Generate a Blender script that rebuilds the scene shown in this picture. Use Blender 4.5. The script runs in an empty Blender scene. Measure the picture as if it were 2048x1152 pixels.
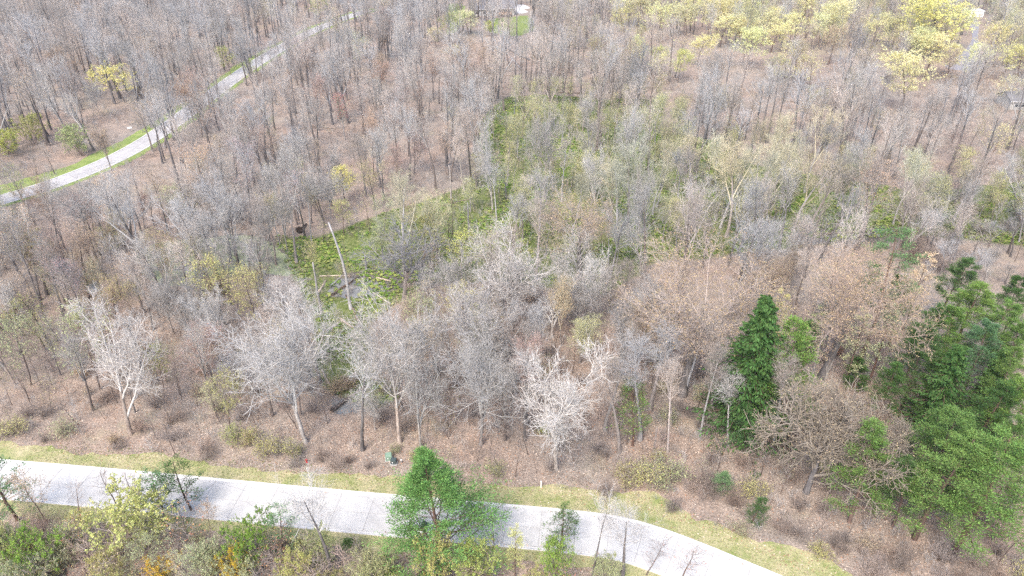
import bpy, math, random
import numpy as np
from mathutils import Vector
from mathutils.geometry import tessellate_polygon

random.seed(7)
RNG = np.random.default_rng(11)
SC = bpy.context.scene
COL = SC.collection

# ------------------------------------------------------------------ camera, sky, sun, exposure
CAM_H, PITCH, FPX = 80.0, math.radians(31.0), 1447.0      # FPX: focal length in pixels of a 2048 px wide frame
cam_d = bpy.data.cameras.new('camera')
cam_d.sensor_width = 36.0
cam_d.lens = FPX / 2048.0 * 36.0
cam_d.clip_start, cam_d.clip_end = 0.5, 6000.0
cam = bpy.data.objects.new('camera', cam_d)
COL.objects.link(cam)
cam.location = (0, 0, CAM_H)
cam.rotation_euler = (math.pi / 2 - PITCH, 0, 0)
SC.camera = cam

SUN_EL, SUN_AZ = 52.0, 205.0     # degrees; azimuth clockwise from +Y
w = bpy.data.worlds.new('World')
SC.world = w
w.use_nodes = True
nt = w.node_tree
bg = nt.nodes['Background']
sky = nt.nodes.new('ShaderNodeTexSky')
sky.sky_type = 'NISHITA'
sky.sun_disc = False
sky.sun_elevation = math.radians(SUN_EL)
sky.sun_rotation = math.radians(SUN_AZ)
sky.air_density, sky.dust_density, sky.ozone_density = 1.0, 3.0, 1.0
nt.links.new(sky.outputs[0], bg.inputs['Color'])
bg.inputs['Strength'].default_value = 0.15
sun_d = bpy.data.lights.new('sun', 'SUN')
sun_d.energy = 1.25
sun_d.angle = math.radians(22)
sun_d.color = (1.0, 0.955, 0.885)
sun = bpy.data.objects.new('sun', sun_d)
COL.objects.link(sun)
az, el = math.radians(SUN_AZ), math.radians(SUN_EL)
to_sun = Vector((math.sin(az) * math.cos(el), math.cos(az) * math.cos(el), math.sin(el)))
sun.rotation_euler = to_sun.to_track_quat('Z', 'Y').to_euler()
SC.view_settings.view_transform = 'Standard'
SC.view_settings.look = 'None'
SC.view_settings.gamma = 1.0
SC.view_settings.use_curve_mapping = False
SC.view_settings.exposure = 1.48
SC.cycles.use_denoising = False
SC.cycles.pixel_filter_type = 'BLACKMAN_HARRIS'
SC.cycles.filter_width = 1.45
HAZE = 0.0001

# ------------------------------------------------------------------ pixels <-> ground
CP, SP = math.cos(PITCH), math.sin(PITCH)


def at(px, py, z=0.0):
    """Ground point (at height z) seen at a pixel of the 2048 x 1152 photograph."""
    a, b = (px - 1024.0) / FPX, (576.0 - py) / FPX
    d = (a, CP + b * SP, -SP + b * CP)
    t = (z - CAM_H) / d[2]
    return (d[0] * t, d[1] * t, z)


def pix(p):
    """(N,3) world -> (N,2) pixel of the 2048 px photograph, and depth."""
    p = np.asarray(p, float).reshape(-1, 3)
    q = p - np.array([0, 0, CAM_H])
    dep = q[:, 1] * CP - q[:, 2] * SP
    up = q[:, 1] * SP + q[:, 2] * CP
    return np.stack([1024 + q[:, 0] / dep * FPX, 576 - up / dep * FPX], 1), dep


def height_at(base, ty):
    """Height of a vertical thing on ground point base whose top shows at pixel row ty."""
    b = (576.0 - ty) / FPX
    k = (-SP + b * CP) / (CP + b * SP)
    return CAM_H + base[1] * k


def inside(poly, P):
    """Points (N,2) inside polygon?"""
    poly = np.asarray(poly, float)
    x, y = P[:, 0], P[:, 1]
    c = np.zeros(len(P), bool)
    j = len(poly) - 1
    for i in range(len(poly)):
        xi, yi = poly[i]
        xj, yj = poly[j]
        cross = ((yi > y) != (yj > y)) & (x < (xj - xi) * (y - yi) / (yj - yi + 1e-12) + xi)
        c ^= cross
        j = i
    return c


def ground_poly(px):
    return [at(x, y)[:2] for x, y in px]


# ------------------------------------------------------------------ meshes
def make_mesh(name, verts, quads=None, tris=None, mats=(), qmat=None, tmat=None, smooth=True):
    me = bpy.data.meshes.new(name)
    verts = np.asarray(verts, np.float32).reshape(-1, 3)
    quads = np.zeros((0, 4), np.int32) if quads is None else np.asarray(quads, np.int32).reshape(-1, 4)
    tris = np.zeros((0, 3), np.int32) if tris is None else np.asarray(tris, np.int32).reshape(-1, 3)
    me.vertices.add(len(verts))
    me.vertices.foreach_set('co', verts.ravel())
    nl = len(quads) * 4 + len(tris) * 3
    me.loops.add(nl)
    me.loops.foreach_set('vertex_index', np.concatenate([quads.ravel(), tris.ravel()]).astype(np.int32))
    npoly = len(quads) + len(tris)
    me.polygons.add(npoly)
    start = np.concatenate([np.arange(len(quads)) * 4, len(quads) * 4 + np.arange(len(tris)) * 3]).astype(np.int32)
    me.polygons.foreach_set('loop_start', start)
    me.polygons.foreach_set('use_smooth', np.full(npoly, smooth))
    mi = np.zeros(npoly, np.int32)
    if qmat is not None:
        mi[:len(quads)] = qmat
    if tmat is not None:
        mi[len(quads):] = tmat
    for m in mats:
        me.materials.append(m)
    me.polygons.foreach_set('material_index', mi)
    me.update(calc_edges=True)
    return me


class Build:
    """Collects numpy geometry for one mesh."""
    def __init__(self):
        self.v, self.q, self.t, self.qm, self.tm, self.n = [], [], [], [], [], 0

    def add(self, v, q=None, t=None, mat=0):
        v = np.asarray(v, float).reshape(-1, 3)
        if q is not None and len(q):
            q = np.asarray(q).reshape(-1, 4)
            self.q.append(q + self.n)
            self.qm.append(np.full(len(q), mat))
        if t is not None and len(t):
            t = np.asarray(t).reshape(-1, 3)
            self.t.append(t + self.n)
            self.tm.append(np.full(len(t), mat))
        self.v.append(v)
        self.n += len(v)
        return self

    def box(self, c, s, rz=0.0, mat=0, taper=1.0):
        x, y, z = s[0] / 2, s[1] / 2, s[2] / 2
        v = np.array([(-x, -y, -z), (x, -y, -z), (x, y, -z), (-x, y, -z), (-x * taper, -y * taper, z), (x * taper, -y * taper, z), (x * taper, y * taper, z), (-x * taper, y * taper, z)])
        ca, sa = math.cos(rz), math.sin(rz)
        v = np.stack([v[:, 0] * ca - v[:, 1] * sa, v[:, 0] * sa + v[:, 1] * ca, v[:, 2]], 1) + np.array(c)
        return self.add(v, [(3, 2, 1, 0), (4, 5, 6, 7), (0, 1, 5, 4), (1, 2, 6, 5), (2, 3, 7, 6), (3, 0, 4, 7)], mat=mat)

    def tubes(self, pts, rad, sides, mat=0, cap=False):
        v, q = tube_arrays(pts, rad, sides)
        self.add(v, q, mat=mat)
        if cap:
            N, K = pts.shape[:2]
            base = self.n - N * K * sides
            for i in range(N):
                for k in (0, K - 1):
                    o = base + (i * K + k) * sides
                    self.t.append(np.array([(o, o + j, o + j + 1) for j in range(1, sides - 1)]))
                    self.tm.append(np.full(sides - 2, mat))
        return self

    def mesh(self, name, mats, smooth=True):
        cat = lambda a, w_: np.concatenate(a) if a else np.zeros((0, w_), int)
        c1 = lambda a: np.concatenate(a) if a else np.zeros(0, int)
        return make_mesh(name, np.concatenate(self.v), cat(self.q, 4), cat(self.t, 3), mats, c1(self.qm), c1(self.tm), smooth)


def nrm(a):
    return a / np.maximum(np.linalg.norm(a, axis=-1, keepdims=True), 1e-9)


def frame(t):
    ref = np.where(np.abs(t[..., 2:3]) > 0.9, np.array([1.0, 0, 0]), np.array([0, 0, 1.0]))
    u = nrm(np.cross(ref, t))
    return u, np.cross(t, u)


def tube_arrays(pts, rad, sides):
    N, K = pts.shape[:2]
    tan = np.empty_like(pts)
    tan[:, 1:-1] = pts[:, 2:] - pts[:, :-2]
    tan[:, 0] = pts[:, 1] - pts[:, 0]
    tan[:, -1] = pts[:, -1] - pts[:, -2]
    u, v = frame(nrm(tan))
    a = np.arange(sides) / sides * 2 * np.pi
    ring = pts[:, :, None] + rad[:, :, None, None] * (np.cos(a)[:, None] * u[:, :, None] + np.sin(a)[:, None] * v[:, :, None])
    n = np.arange(N)[:, None, None] * K * sides
    k = np.arange(K - 1)[None, :, None] * sides
    s = np.arange(sides)[None, None]
    s2 = (s + 1) % sides
    q = np.stack(np.broadcast_arrays(n + k + s, n + k + s2, n + k + sides + s2, n + k + sides + s), -1)
    return ring.reshape(-1, 3), q.reshape(-1, 4)


def obj(name, me, parent=None, loc=None, rot=None):
    o = bpy.data.objects.new(name, me)
    COL.objects.link(o)
    if parent:
        o.parent = parent
    if loc:
        o.location = loc
    if rot is not None:
        o.rotation_euler = rot
    return o


def tag(o, label=None, cat=None, group=None, kind=None):
    for k, v in (('label', label), ('category', cat), ('group', group), ('kind', kind)):
        if v:
            o[k] = v
    return o


# ------------------------------------------------------------------ materials
def new_mat(name):
    m = bpy.data.materials.new(name)
    m.use_nodes = True
    t = m.node_tree
    t.nodes.clear()
    out = t.nodes.new('ShaderNodeOutputMaterial')
    b = t.nodes.new('ShaderNodeBsdfPrincipled')
    b.inputs['Roughness'].default_value = 0.85
    b.inputs['Specular IOR Level'].default_value = 0.2
    t.links.new(b.outputs[0], out.inputs['Surface'])
    return m, t, b, out


def N(t, kind, **kw):
    n = t.nodes.new('ShaderNode' + kind)
    for k, v in kw.items():
        if k.startswith('i_'):
            n.inputs[k[2:].replace('_', ' ')].default_value = v
        else:
            setattr(n, k, v)
    return n


def ramp(t, fac, stops):
    r = N(t, 'ValToRGB')
    e = r.color_ramp.elements
    while len(e) < len(stops):
        e.new(0.5)
    for i, (p, c) in enumerate(stops):
        e[i].position = p
        e[i].color = (*c, 1) if len(c) == 3 else c
    t.links.new(fac, r.inputs[0])
    return r.outputs[0]


def noise(t, scale, detail=4, rough=0.6, coord=None, dim='3D'):
    n = N(t, 'TexNoise')
    n.inputs['Scale'].default_value = scale
    n.inputs['Detail'].default_value = detail
    n.inputs['Roughness'].default_value = rough
    if coord is not None:
        t.links.new(coord, n.inputs['Vector'])
    return n.outputs['Fac']


def mix(t, fac, a, b, mode='MIX'):
    m = N(t, 'Mix')
    m.data_type = 'RGBA'
    m.blend_type = mode
    for s, v in ((m.inputs[0], fac), (m.inputs[6], a), (m.inputs[7], b)):
        if isinstance(v, (int, float)):
            s.default_value = v
        elif isinstance(v, tuple):
            s.default_value = (*v, 1)
        else:
            t.links.new(v, s)
    return m.outputs[2]


def math_node(t, op, a, b=None, clamp=False):
    m = N(t, 'Math')
    m.operation = op
    m.use_clamp = clamp
    for s, v in ((m.inputs[0], a), (m.inputs[1], b)):
        if v is None:
            continue
        if isinstance(v, (int, float)):
            s.default_value = v
        else:
            t.links.new(v, s)
    return m.outputs[0]


def geo_pos(t):
    return N(t, 'NewGeometry').outputs['Position']


def bark_mat(name, c1, c2, scale=3.0, tint=1.0):
    m, t, b, out = new_mat(name)
    tc = N(t, 'TexCoord')
    mp = N(t, 'Mapping')
    mp.inputs['Scale'].default_value = (1, 1, 0.25)
    t.links.new(tc.outputs['Object'], mp.inputs['Vector'])
    f = noise(t, scale, 5, 0.65, mp.outputs[0])
    c = ramp(t, f, [(0.3, c1), (0.7, c2)])
    oi = N(t, 'ObjectInfo')
    r = math_node(t, 'MULTIPLY_ADD', oi.outputs['Random'], 0.6)
    r.node.inputs[2].default_value = 0.7
    wn = N(t, 'TexWhiteNoise')
    wn.noise_dimensions = '1D'
    t.links.new(oi.outputs['Random'], wn.inputs['W'])
    c = mix(t, tint, c, ramp(t, wn.outputs['Value'], [(0.15, (1.06, 0.97, 0.92)), (0.5, (1.0, 1.0, 1.0)), (0.85, (0.94, 0.98, 1.05))]), 'MULTIPLY')
    hsv = N(t, 'HueSaturation')
    t.links.new(r, hsv.inputs['Value'])
    t.links.new(c, hsv.inputs['Color'])
    t.links.new(hsv.outputs[0], b.inputs['Base Color'])
    bp = N(t, 'Bump')
    bp.inputs['Strength'].default_value = 0.6
    bp.inputs['Distance'].default_value = 0.04
    t.links.new(f, bp.inputs['Height'])
    t.links.new(bp.outputs[0], b.inputs['Normal'])
    return m


def leaf_mat(name, trans=0.35, vary=0.6, hue=0.05, fixed=None):
    """Leaf colour comes from the object's own colour, varied leaf by leaf."""
    m, t, b, out = new_mat(name)
    oi = N(t, 'ObjectInfo')
    g = N(t, 'NewGeometry')
    rp = g.outputs['Random Per Island']
    hsv = N(t, 'HueSaturation')
    v = math_node(t, 'MULTIPLY_ADD', rp, vary)
    v.node.inputs[2].default_value = 1.0 - vary * 0.5
    t.links.new(v, hsv.inputs['Value'])
    wn = N(t, 'TexWhiteNoise')
    wn.noise_dimensions = '1D'
    t.links.new(rp, wn.inputs['W'])
    h = math_node(t, 'MULTIPLY_ADD', wn.outputs['Value'], hue)
    h.node.inputs[2].default_value = 0.5 - hue * 0.5
    t.links.new(h, hsv.inputs['Hue'])
    if fixed:
        hsv.inputs['Color'].default_value = (*fixed, 1)
    else:
        t.links.new(oi.outputs['Color'], hsv.inputs['Color'])
    t.links.new(hsv.outputs[0], b.inputs['Base Color'])
    b.inputs['Roughness'].default_value = 0.7
    tr = N(t, 'BsdfTranslucent')
    t.links.new(hsv.outputs[0], tr.inputs['Color'])
    mx = N(t, 'MixShader')
    mx.inputs[0].default_value = trans
    t.links.new(b.outputs[0], mx.inputs[1])
    t.links.new(tr.outputs[0], mx.inputs[2])
    t.links.new(mx.outputs[0], out.inputs['Surface'])
    return m


def plain_mat(name, c, rough=0.7, spec=0.3, vary=0.12, scale=2.0, metal=0.0):
    m, t, b, out = new_mat(name)
    f = noise(t, scale, 5, 0.6, geo_pos(t))
    lo = tuple(x * (1 - vary) for x in c)
    hi = tuple(min(1, x * (1 + vary)) for x in c)
    t.links.new(ramp(t, f, [(0.3, lo), (0.7, hi)]), b.inputs['Base Color'])
    b.inputs['Roughness'].default_value = rough
    b.inputs['Specular IOR Level'].default_value = spec
    b.inputs['Metallic'].default_value = metal
    return m


M = {}
M['bark_grey'] = bark_mat('bark_grey', (0.075, 0.064, 0.058), (0.22, 0.20, 0.19))
M['bark_brown'] = bark_mat('bark_brown', (0.085, 0.06, 0.05), (0.20, 0.155, 0.13))
M['bark_pale'] = bark_mat('bark_pale', (0.17, 0.14, 0.12), (0.46, 0.42, 0.38))
M['twig_grey'] = bark_mat('twig_grey', (0.33, 0.31, 0.285), (0.51, 0.485, 0.455))
M['twig_brown'] = bark_mat('twig_brown', (0.25, 0.20, 0.17), (0.41, 0.34, 0.29))
M['twig_pale'] = bark_mat('twig_pale', (0.37, 0.35, 0.325), (0.55, 0.525, 0.495), tint=0.25)
M['bark_silver'] = bark_mat('bark_silver', (0.22, 0.205, 0.195), (0.42, 0.40, 0.385))
M['twig_olive'] = bark_mat('twig_olive', (0.35, 0.34, 0.24), (0.54, 0.52, 0.39))
M['wood_dead'] = bark_mat('wood_dead', (0.19, 0.178, 0.17), (0.36, 0.34, 0.325))
M['wood_rot'] = bark_mat('wood_rot', (0.05, 0.038, 0.03), (0.28, 0.21, 0.16), 1.6)
M['wood_pale'] = bark_mat('wood_pale', (0.30, 0.25, 0.20), (0.47, 0.405, 0.33))
M['pine_bark'] = bark_mat('pine_bark', (0.09, 0.06, 0.05), (0.20, 0.13, 0.10))
M['leaf'] = leaf_mat('leaf')
M['needle'] = leaf_mat('needle', 0.12, 0.85, 0.04)


def leaf_of(name, c):
    return leaf_mat(name, fixed=c)


def ground_material():
    m, t, b, out = new_mat('leaf_litter_ground')
    p = geo_pos(t)
    big = noise(t, 0.035, 3, 0.55, p)
    mid = noise(t, 0.35, 4, 0.6, p)
    fine = noise(t, 3.2, 3, 0.7, p)
    litter = ramp(t, fine, [(0.25, (0.115, 0.092, 0.075)), (0.45, (0.275, 0.237, 0.203)), (0.62, (0.39, 0.345, 0.30)), (0.8, (0.58, 0.525, 0.46))])
    dry = ramp(t, mid, [(0.3, (0.75, 0.72, 0.72)), (0.7, (1.15, 1.05, 1.0))])
    litter = mix(t, 1.0, litter, dry, 'MULTIPLY')
    tint = ramp(t, big, [(0.35, (1.05, 0.94, 0.87)), (0.65, (0.93, 0.99, 1.0))])
    litter = mix(t, 0.8, litter, tint, 'MULTIPLY')
    soil = math_node(t, 'MULTIPLY', math_node(t, 'SUBTRACT', noise(t, 0.11, 5, 0.65, p), 0.56), 7.0, True)
    litter = mix(t, math_node(t, 'MULTIPLY', soil, 0.75), litter, mix(t, fine, (0.10, 0.075, 0.055), (0.26, 0.20, 0.155)))
    moss = math_node(t, 'MULTIPLY', math_node(t, 'SUBTRACT', noise(t, 0.07, 5, 0.7, mix(t, 1.0, p, (310.0, 90.0, 0.0), 'ADD')), 0.55), 6.0, True)
    litter = mix(t, math_node(t, 'MULTIPLY', moss, 0.5), litter, mix(t, fine, (0.20, 0.19, 0.10), (0.42, 0.38, 0.25)))
    herb_a = N(t, 'Attribute', attribute_name='herb').outputs['Fac']
    grass_a = N(t, 'Attribute', attribute_name='turf').outputs['Fac']
    damp_a = N(t, 'Attribute', attribute_name='damp').outputs['Fac']
    hn = noise(t, 0.22, 5, 0.65, p)
    hf = math_node(t, 'SUBTRACT', math_node(t, 'MULTIPLY', herb_a, 1.5), hn)
    hf = math_node(t, 'MULTIPLY', hf, 3.0, True)
    herb = ramp(t, noise(t, 1.1, 4, 0.7, p), [(0.3, (0.05, 0.075, 0.02)), (0.52, (0.14, 0.17, 0.05)), (0.7, (0.27, 0.25, 0.13))])
    c = mix(t, hf, litter, herb)
    gf = math_node(t, 'MULTIPLY', math_node(t, 'SUBTRACT', math_node(t, 'MULTIPLY', grass_a, 1.6), noise(t, 0.4, 4, 0.6, p)), 4.0, True)
    turf = ramp(t, noise(t, 0.8, 5, 0.7, p), [(0.3, (0.13, 0.18, 0.05)), (0.6, (0.22, 0.26, 0.09)), (0.75, (0.32, 0.30, 0.16))])
    c = mix(t, gf, c, turf)
    df = math_node(t, 'MULTIPLY', math_node(t, 'SUBTRACT', math_node(t, 'MULTIPLY', damp_a, 1.5), noise(t, 0.3, 4, 0.6, p)), 3.0, True)
    c = mix(t, df, c, ramp(t, fine, [(0.35, (0.07, 0.06, 0.05)), (0.65, (0.22, 0.20, 0.17))]))
    t.links.new(c, b.inputs['Base Color'])
    b.inputs['Roughness'].default_value = 0.95
    bp = N(t, 'Bump')
    bp.inputs['Strength'].default_value = 0.8
    bp.inputs['Distance'].default_value = 0.15
    t.links.new(fine, bp.inputs['Height'])
    t.links.new(bp.outputs[0], b.inputs['Normal'])
    return m


def turf_material(name, dry):
    m, t, b, out = new_mat(name)
    p = geo_pos(t)
    a = noise(t, 0.35, 5, 0.65, p)
    f = noise(t, 4.0, 3, 0.7, p)
    c1 = ramp(t, a, [(0.3, (0.21, 0.255, 0.08)), (0.5, (0.35, 0.335, 0.175)), (0.68, (0.46, 0.40, 0.25))] if dry else
              [(0.3, (0.17, 0.24, 0.06)), (0.6, (0.28, 0.33, 0.11)), (0.75, (0.38, 0.36, 0.18))])
    c2 = ramp(t, f, [(0.3, (0.62, 0.66, 0.6)), (0.7, (1.18, 1.15, 1.15))])
    t.links.new(mix(t, 1.0, c1, c2, 'MULTIPLY'), b.inputs['Base Color'])
    b.inputs['Roughness'].default_value = 0.95
    bp = N(t, 'Bump')
    bp.inputs['Distance'].default_value = 0.08
    t.links.new(f, bp.inputs['Height'])
    t.links.new(bp.outputs[0], b.inputs['Normal'])
    return m


def concrete_material(name, c, joint=False):
    m, t, b, out = new_mat(name)
    p = geo_pos(t)
    a = noise(t, 0.5, 5, 0.6, p)
    f = noise(t, 9.0, 4, 0.7, p)
    oi = N(t, 'ObjectInfo')
    lo, hi = tuple(x * 0.86 for x in c), tuple(x * 1.1 for x in c)
    col = ramp(t, a, [(0.3, lo), (0.7, hi)])
    col = mix(t, 0.5, col, ramp(t, f, [(0.3, (0.85, 0.85, 0.85)), (0.7, (1.08, 1.08, 1.08))]), 'MULTIPLY')
    v = math_node(t, 'MULTIPLY_ADD', oi.outputs['Random'], 0.12)
    v.node.inputs[2].default_value = 0.94
    hsv = N(t, 'HueSaturation')
    t.links.new(v, hsv.inputs['Value'])
    t.links.new(col, hsv.inputs['Color'])
    col = hsv.outputs[0]
    st = math_node(t, 'MULTIPLY', math_node(t, 'SUBTRACT', noise(t, 0.33, 6, 0.72, mix(t, 1.0, p, (53.0, 17.0, 0.0), 'ADD')), 0.52), 3.2, True)
    col = mix(t, math_node(t, 'MULTIPLY', st, 0.32), col, (0.30, 0.28, 0.265))
    vor = N(t, 'TexVoronoi')
    vor.feature = 'DISTANCE_TO_EDGE'
    vor.inputs['Scale'].default_value = 0.13
    wob = N(t, 'TexNoise')
    wob.inputs['Scale'].default_value = 0.8
    t.links.new(p, wob.inputs['Vector'])
    t.links.new(mix(t, 0.12, p, wob.outputs['Color'], 'ADD'), vor.inputs['Vector'])
    crack = math_node(t, 'LESS_THAN', vor.outputs['Distance'], 0.006)
    col = mix(t, math_node(t, 'MULTIPLY', crack, 0.22), col, (0.12, 0.11, 0.11))
    t.links.new(col, b.inputs['Base Color'])
    b.inputs['Roughness'].default_value = 0.9
    bp = N(t, 'Bump')
    bp.inputs['Strength'].default_value = 0.3
    bp.inputs['Distance'].default_value = 0.01
    t.links.new(f, bp.inputs['Height'])
    t.links.new(bp.outputs[0], b.inputs['Normal'])
    return m


M['ground'] = ground_material()
M['dry_turf'] = turf_material('dry_turf', True)
M['green_turf'] = turf_material('green_turf', False)
M['concrete'] = concrete_material('concrete', (0.50, 0.487, 0.468))
M['lane_concrete'] = concrete_material('lane_concrete', (0.42, 0.405, 0.40))
M['kerb'] = concrete_material('kerb_concrete', (0.60, 0.58, 0.56))
M['joint'] = plain_mat('joint_sealant', (0.35, 0.335, 0.32))
M['asphalt'] = plain_mat('old_asphalt', (0.26, 0.25, 0.27), 0.9, 0.2, 0.1, 1.5)


def duckweed_material():
    m, t, b, out = new_mat('duckweed_water')
    p = geo_pos(t)
    f = noise(t, 0.16, 5, 0.6, p)
    c = ramp(t, f, [(0.38, (0.10, 0.10, 0.08)), (0.5, (0.22, 0.25, 0.14)), (0.7, (0.31, 0.34, 0.18))])
    t.links.new(c, b.inputs['Base Color'])
    t.links.new(ramp(t, f, [(0.38, (0.08,) * 3), (0.48, (0.6,) * 3)]), b.inputs['Roughness'])
    b.inputs['Specular IOR Level'].default_value = 0.5
    return m


def water_material():
    m, t, b, out = new_mat('swamp_water')
    p = geo_pos(t)
    f = noise(t, 0.7, 4, 0.6, p)
    t.links.new(ramp(t, f, [(0.4, (0.16, 0.16, 0.155)), (0.65, (0.26, 0.25, 0.22))]), b.inputs['Base Color'])
    b.inputs['Roughness'].default_value = 0.12
    b.inputs['Specular IOR Level'].default_value = 0.5
    bp = N(t, 'Bump')
    bp.inputs['Strength'].default_value = 0.15
    bp.inputs['Distance'].default_value = 0.02
    t.links.new(noise(t, 5.0, 2, 0.5, p), bp.inputs['Height'])
    t.links.new(bp.outputs[0], b.inputs['Normal'])
    return m


M['duckweed'] = duckweed_material()
M['water'] = water_material()

# ------------------------------------------------------------------ zones, in pixels of the photograph, on the ground
SWAMP_PX = [(545, 470), (640, 478), (700, 455), (770, 425), (850, 405), (930, 375), (985, 335), (958, 285), (965, 235), (1010, 195), (1090, 190),
            (1200, 198), (1330, 200), (1310, 265), (1430, 280), (1500, 330), (1600, 348), (1780, 372), (1850, 398), (1950, 372), (2120, 362),
            (2120, 500), (1850, 470), (1700, 480), (1480, 505), (1300, 525), (1210, 590), (1090, 570), (1000, 560), (860, 560), (790, 610), (730, 650),
            (745, 740), (800, 790), (760, 815), (690, 800), (640, 760), (630, 650), (600, 570), (570, 520)]
POND_PX = [(270, 520), (300, 492), (350, 480), (420, 476), (470, 470), (520, 476), (560, 500), (592, 530), (575, 552), (520, 545), (470, 552), (410, 565), (350, 572), (300, 560)]
SWAMP = ground_poly(SWAMP_PX)
POND = ground_poly(POND_PX)
LAWN_PX = [[(898, 8), (925, 6), (930, 30), (912, 62), (896, 70)], [(985, 38), (1058, 30), (1064, 60), (1035, 74), (985, 66)]]
LAWNS = [ground_poly(p) for p in LAWN_PX]


def smooth_line(pts, step=1.2):
    """Catmull-Rom through ground points, resampled evenly."""
    P = np.array(pts, float)[:, :2]
    P = np.vstack([2 * P[0] - P[1], P, 2 * P[-1] - P[-2]])
    out = []
    for i in range(1, len(P) - 2):
        for s in np.linspace(0, 1, 24, endpoint=False):
            a, b, c, d = P[i - 1], P[i], P[i + 1], P[i + 2]
            out.append(0.5 * (2 * b + (c - a) * s + (2 * a - 5 * b + 4 * c - d) * s ** 2 + (3 * b - a - 3 * c + d) * s ** 3))
    out.append(P[-2])
    out = np.array(out)
    k = 15
    pad = np.vstack([out[:1] - (out[1] - out[0]) * np.arange(k, 0, -1)[:, None], out, out[-1:] + (out[-1] - out[-2]) * np.arange(1, k + 1)[:, None]])
    ker = np.hanning(2 * k + 1)
    ker /= ker.sum()
    out = np.stack([np.convolve(pad[:, j], ker, 'valid') for j in range(2)], 1)
    L = np.concatenate([[0], np.cumsum(np.linalg.norm(np.diff(out, axis=0), axis=1))])
    n = max(2, int(L[-1] / step))
    s = np.linspace(0, L[-1], n)
    return np.stack([np.interp(s, L, out[:, j]) for j in range(2)], 1)


def offset(line, d):
    t = np.gradient(line, axis=0)
    t = t / np.linalg.norm(t, axis=1, keepdims=True)
    nr = np.stack([-t[:, 1], t[:, 0]], 1)          # left of travel
    d = np.asarray(d, float)
    return line + nr * (d[:, None] if d.ndim else d)


FAR_EDGE = smooth_line([at(x, y) for x, y in [(-330, 890), (-150, 905), (0, 919), (185, 934), (400, 954), (698, 982), (971, 1005), (1193, 1026), (1290, 1046), (1390, 1081), (1490, 1122), (1563, 1152), (1640, 1187), (1720, 1228)]])
ROAD_W = 7.5
TRAIL = smooth_line([at(x, y) for x, y in [(-260, 462), (-120, 434), (0, 401), (112, 366), (225, 320), (318, 267), (425, 188), (482, 147), (516, 124), (590, 80), (640, 56), (690, 36), (740, 20)]], 2.0)


def dist_line(P, line):
    out = np.full(len(P), 1e9)
    for i in range(0, len(line), 1):
        d = np.hypot(P[:, 0] - line[i, 0], P[:, 1] - line[i, 1])
        np.minimum(out, d, out)
    return out


ROAD_MID = offset(FAR_EDGE, -ROAD_W / 2)


def strip(a, b, z=0.0):
    """Ribbon between two lines of equal length."""
    n = len(a)
    v = np.concatenate([np.column_stack([a, np.full(n, z)]), np.column_stack([b, np.full(n, z)])])
    i = np.arange(n - 1)
    return v, np.stack([i, i + n, i + n + 1, i + 1], 1)


def prism_strip(B, a, b, z0, z1, mat=0):
    n = len(a)
    v = np.concatenate([np.column_stack([a, np.full(n, z0)]), np.column_stack([a, np.full(n, z1)]), np.column_stack([b, np.full(n, z1)]), np.column_stack([b, np.full(n, z0)])])
    i = np.arange(n - 1)
    q = [np.stack([i + s * n, i + s * n + 1, i + (s + 1) * n + 1, i + (s + 1) * n], 1) for s in range(3)]
    B.add(v, np.concatenate(q), mat=mat)


# ------------------------------------------------------------------ ground
def build_ground():
    xs = np.concatenate([[-2500, -1500, -900, -600], np.arange(-440, 441, 2.5), [600, 900, 1500, 2500]])
    ys = np.concatenate([[-1500, -500, -100, 0], np.arange(30, 700, 2.5), [760, 900, 1200, 2000, 3500]])
    X, Y = np.meshgrid(xs, ys)
    P = np.column_stack([X.ravel(), Y.ravel()])
    nx, ny = len(xs), len(ys)
    v = np.column_stack([P, np.zeros(len(P))])
    i = (np.arange(ny - 1)[:, None] * nx + np.arange(nx - 1)[None]).ravel()
    q = np.stack([i, i + 1, i + nx + 1, i + nx], 1)
    me = make_mesh('ground', v, q, mats=[M['ground']], smooth=False)

    def blur(a, k):
        a = a.reshape(ny, nx).astype(float)
        for _ in range(k):
            a = (a + np.roll(a, 1, 0) + np.roll(a, -1, 0) + np.roll(a, 1, 1) + np.roll(a, -1, 1)) / 5
        return a.ravel()

    herb = blur(inside(SWAMP, P), 2)
    turf = np.zeros(len(P), bool)
    for L in LAWNS:
        turf |= inside(L, P)
    dt = dist_line(P, TRAIL)
    turf = np.clip(blur(turf, 1) + np.clip((7.0 - dt) / 4, 0, 1), 0, 1)
    damp = blur(inside(POND, P), 3) + blur(inside(ground_poly([(1560, 466), (1800, 452), (1830, 480), (1600, 492)]), P), 1) + blur(inside(ground_poly([(640, 550), (900, 525), (910, 560), (700, 600)]), P), 2) * 0.8
    for nm, a in (('herb', herb), ('turf', turf), ('damp', np.clip(damp, 0, 1))):
        at_ = me.attributes.new(nm, 'FLOAT', 'POINT')
        at_.data.foreach_set('value', a.astype(np.float32))
    return tag(obj('ground', me), 'forest floor of pinkish brown leaf litter with a green swamp', kind='structure')


build_ground()


def ragged(n, amp, seed, k=5):
    r = np.random.default_rng(seed).normal(0, 1, n + 2 * k)
    return np.convolve(r, np.ones(k) / k, 'same')[k:-k] * amp * 2


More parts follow.
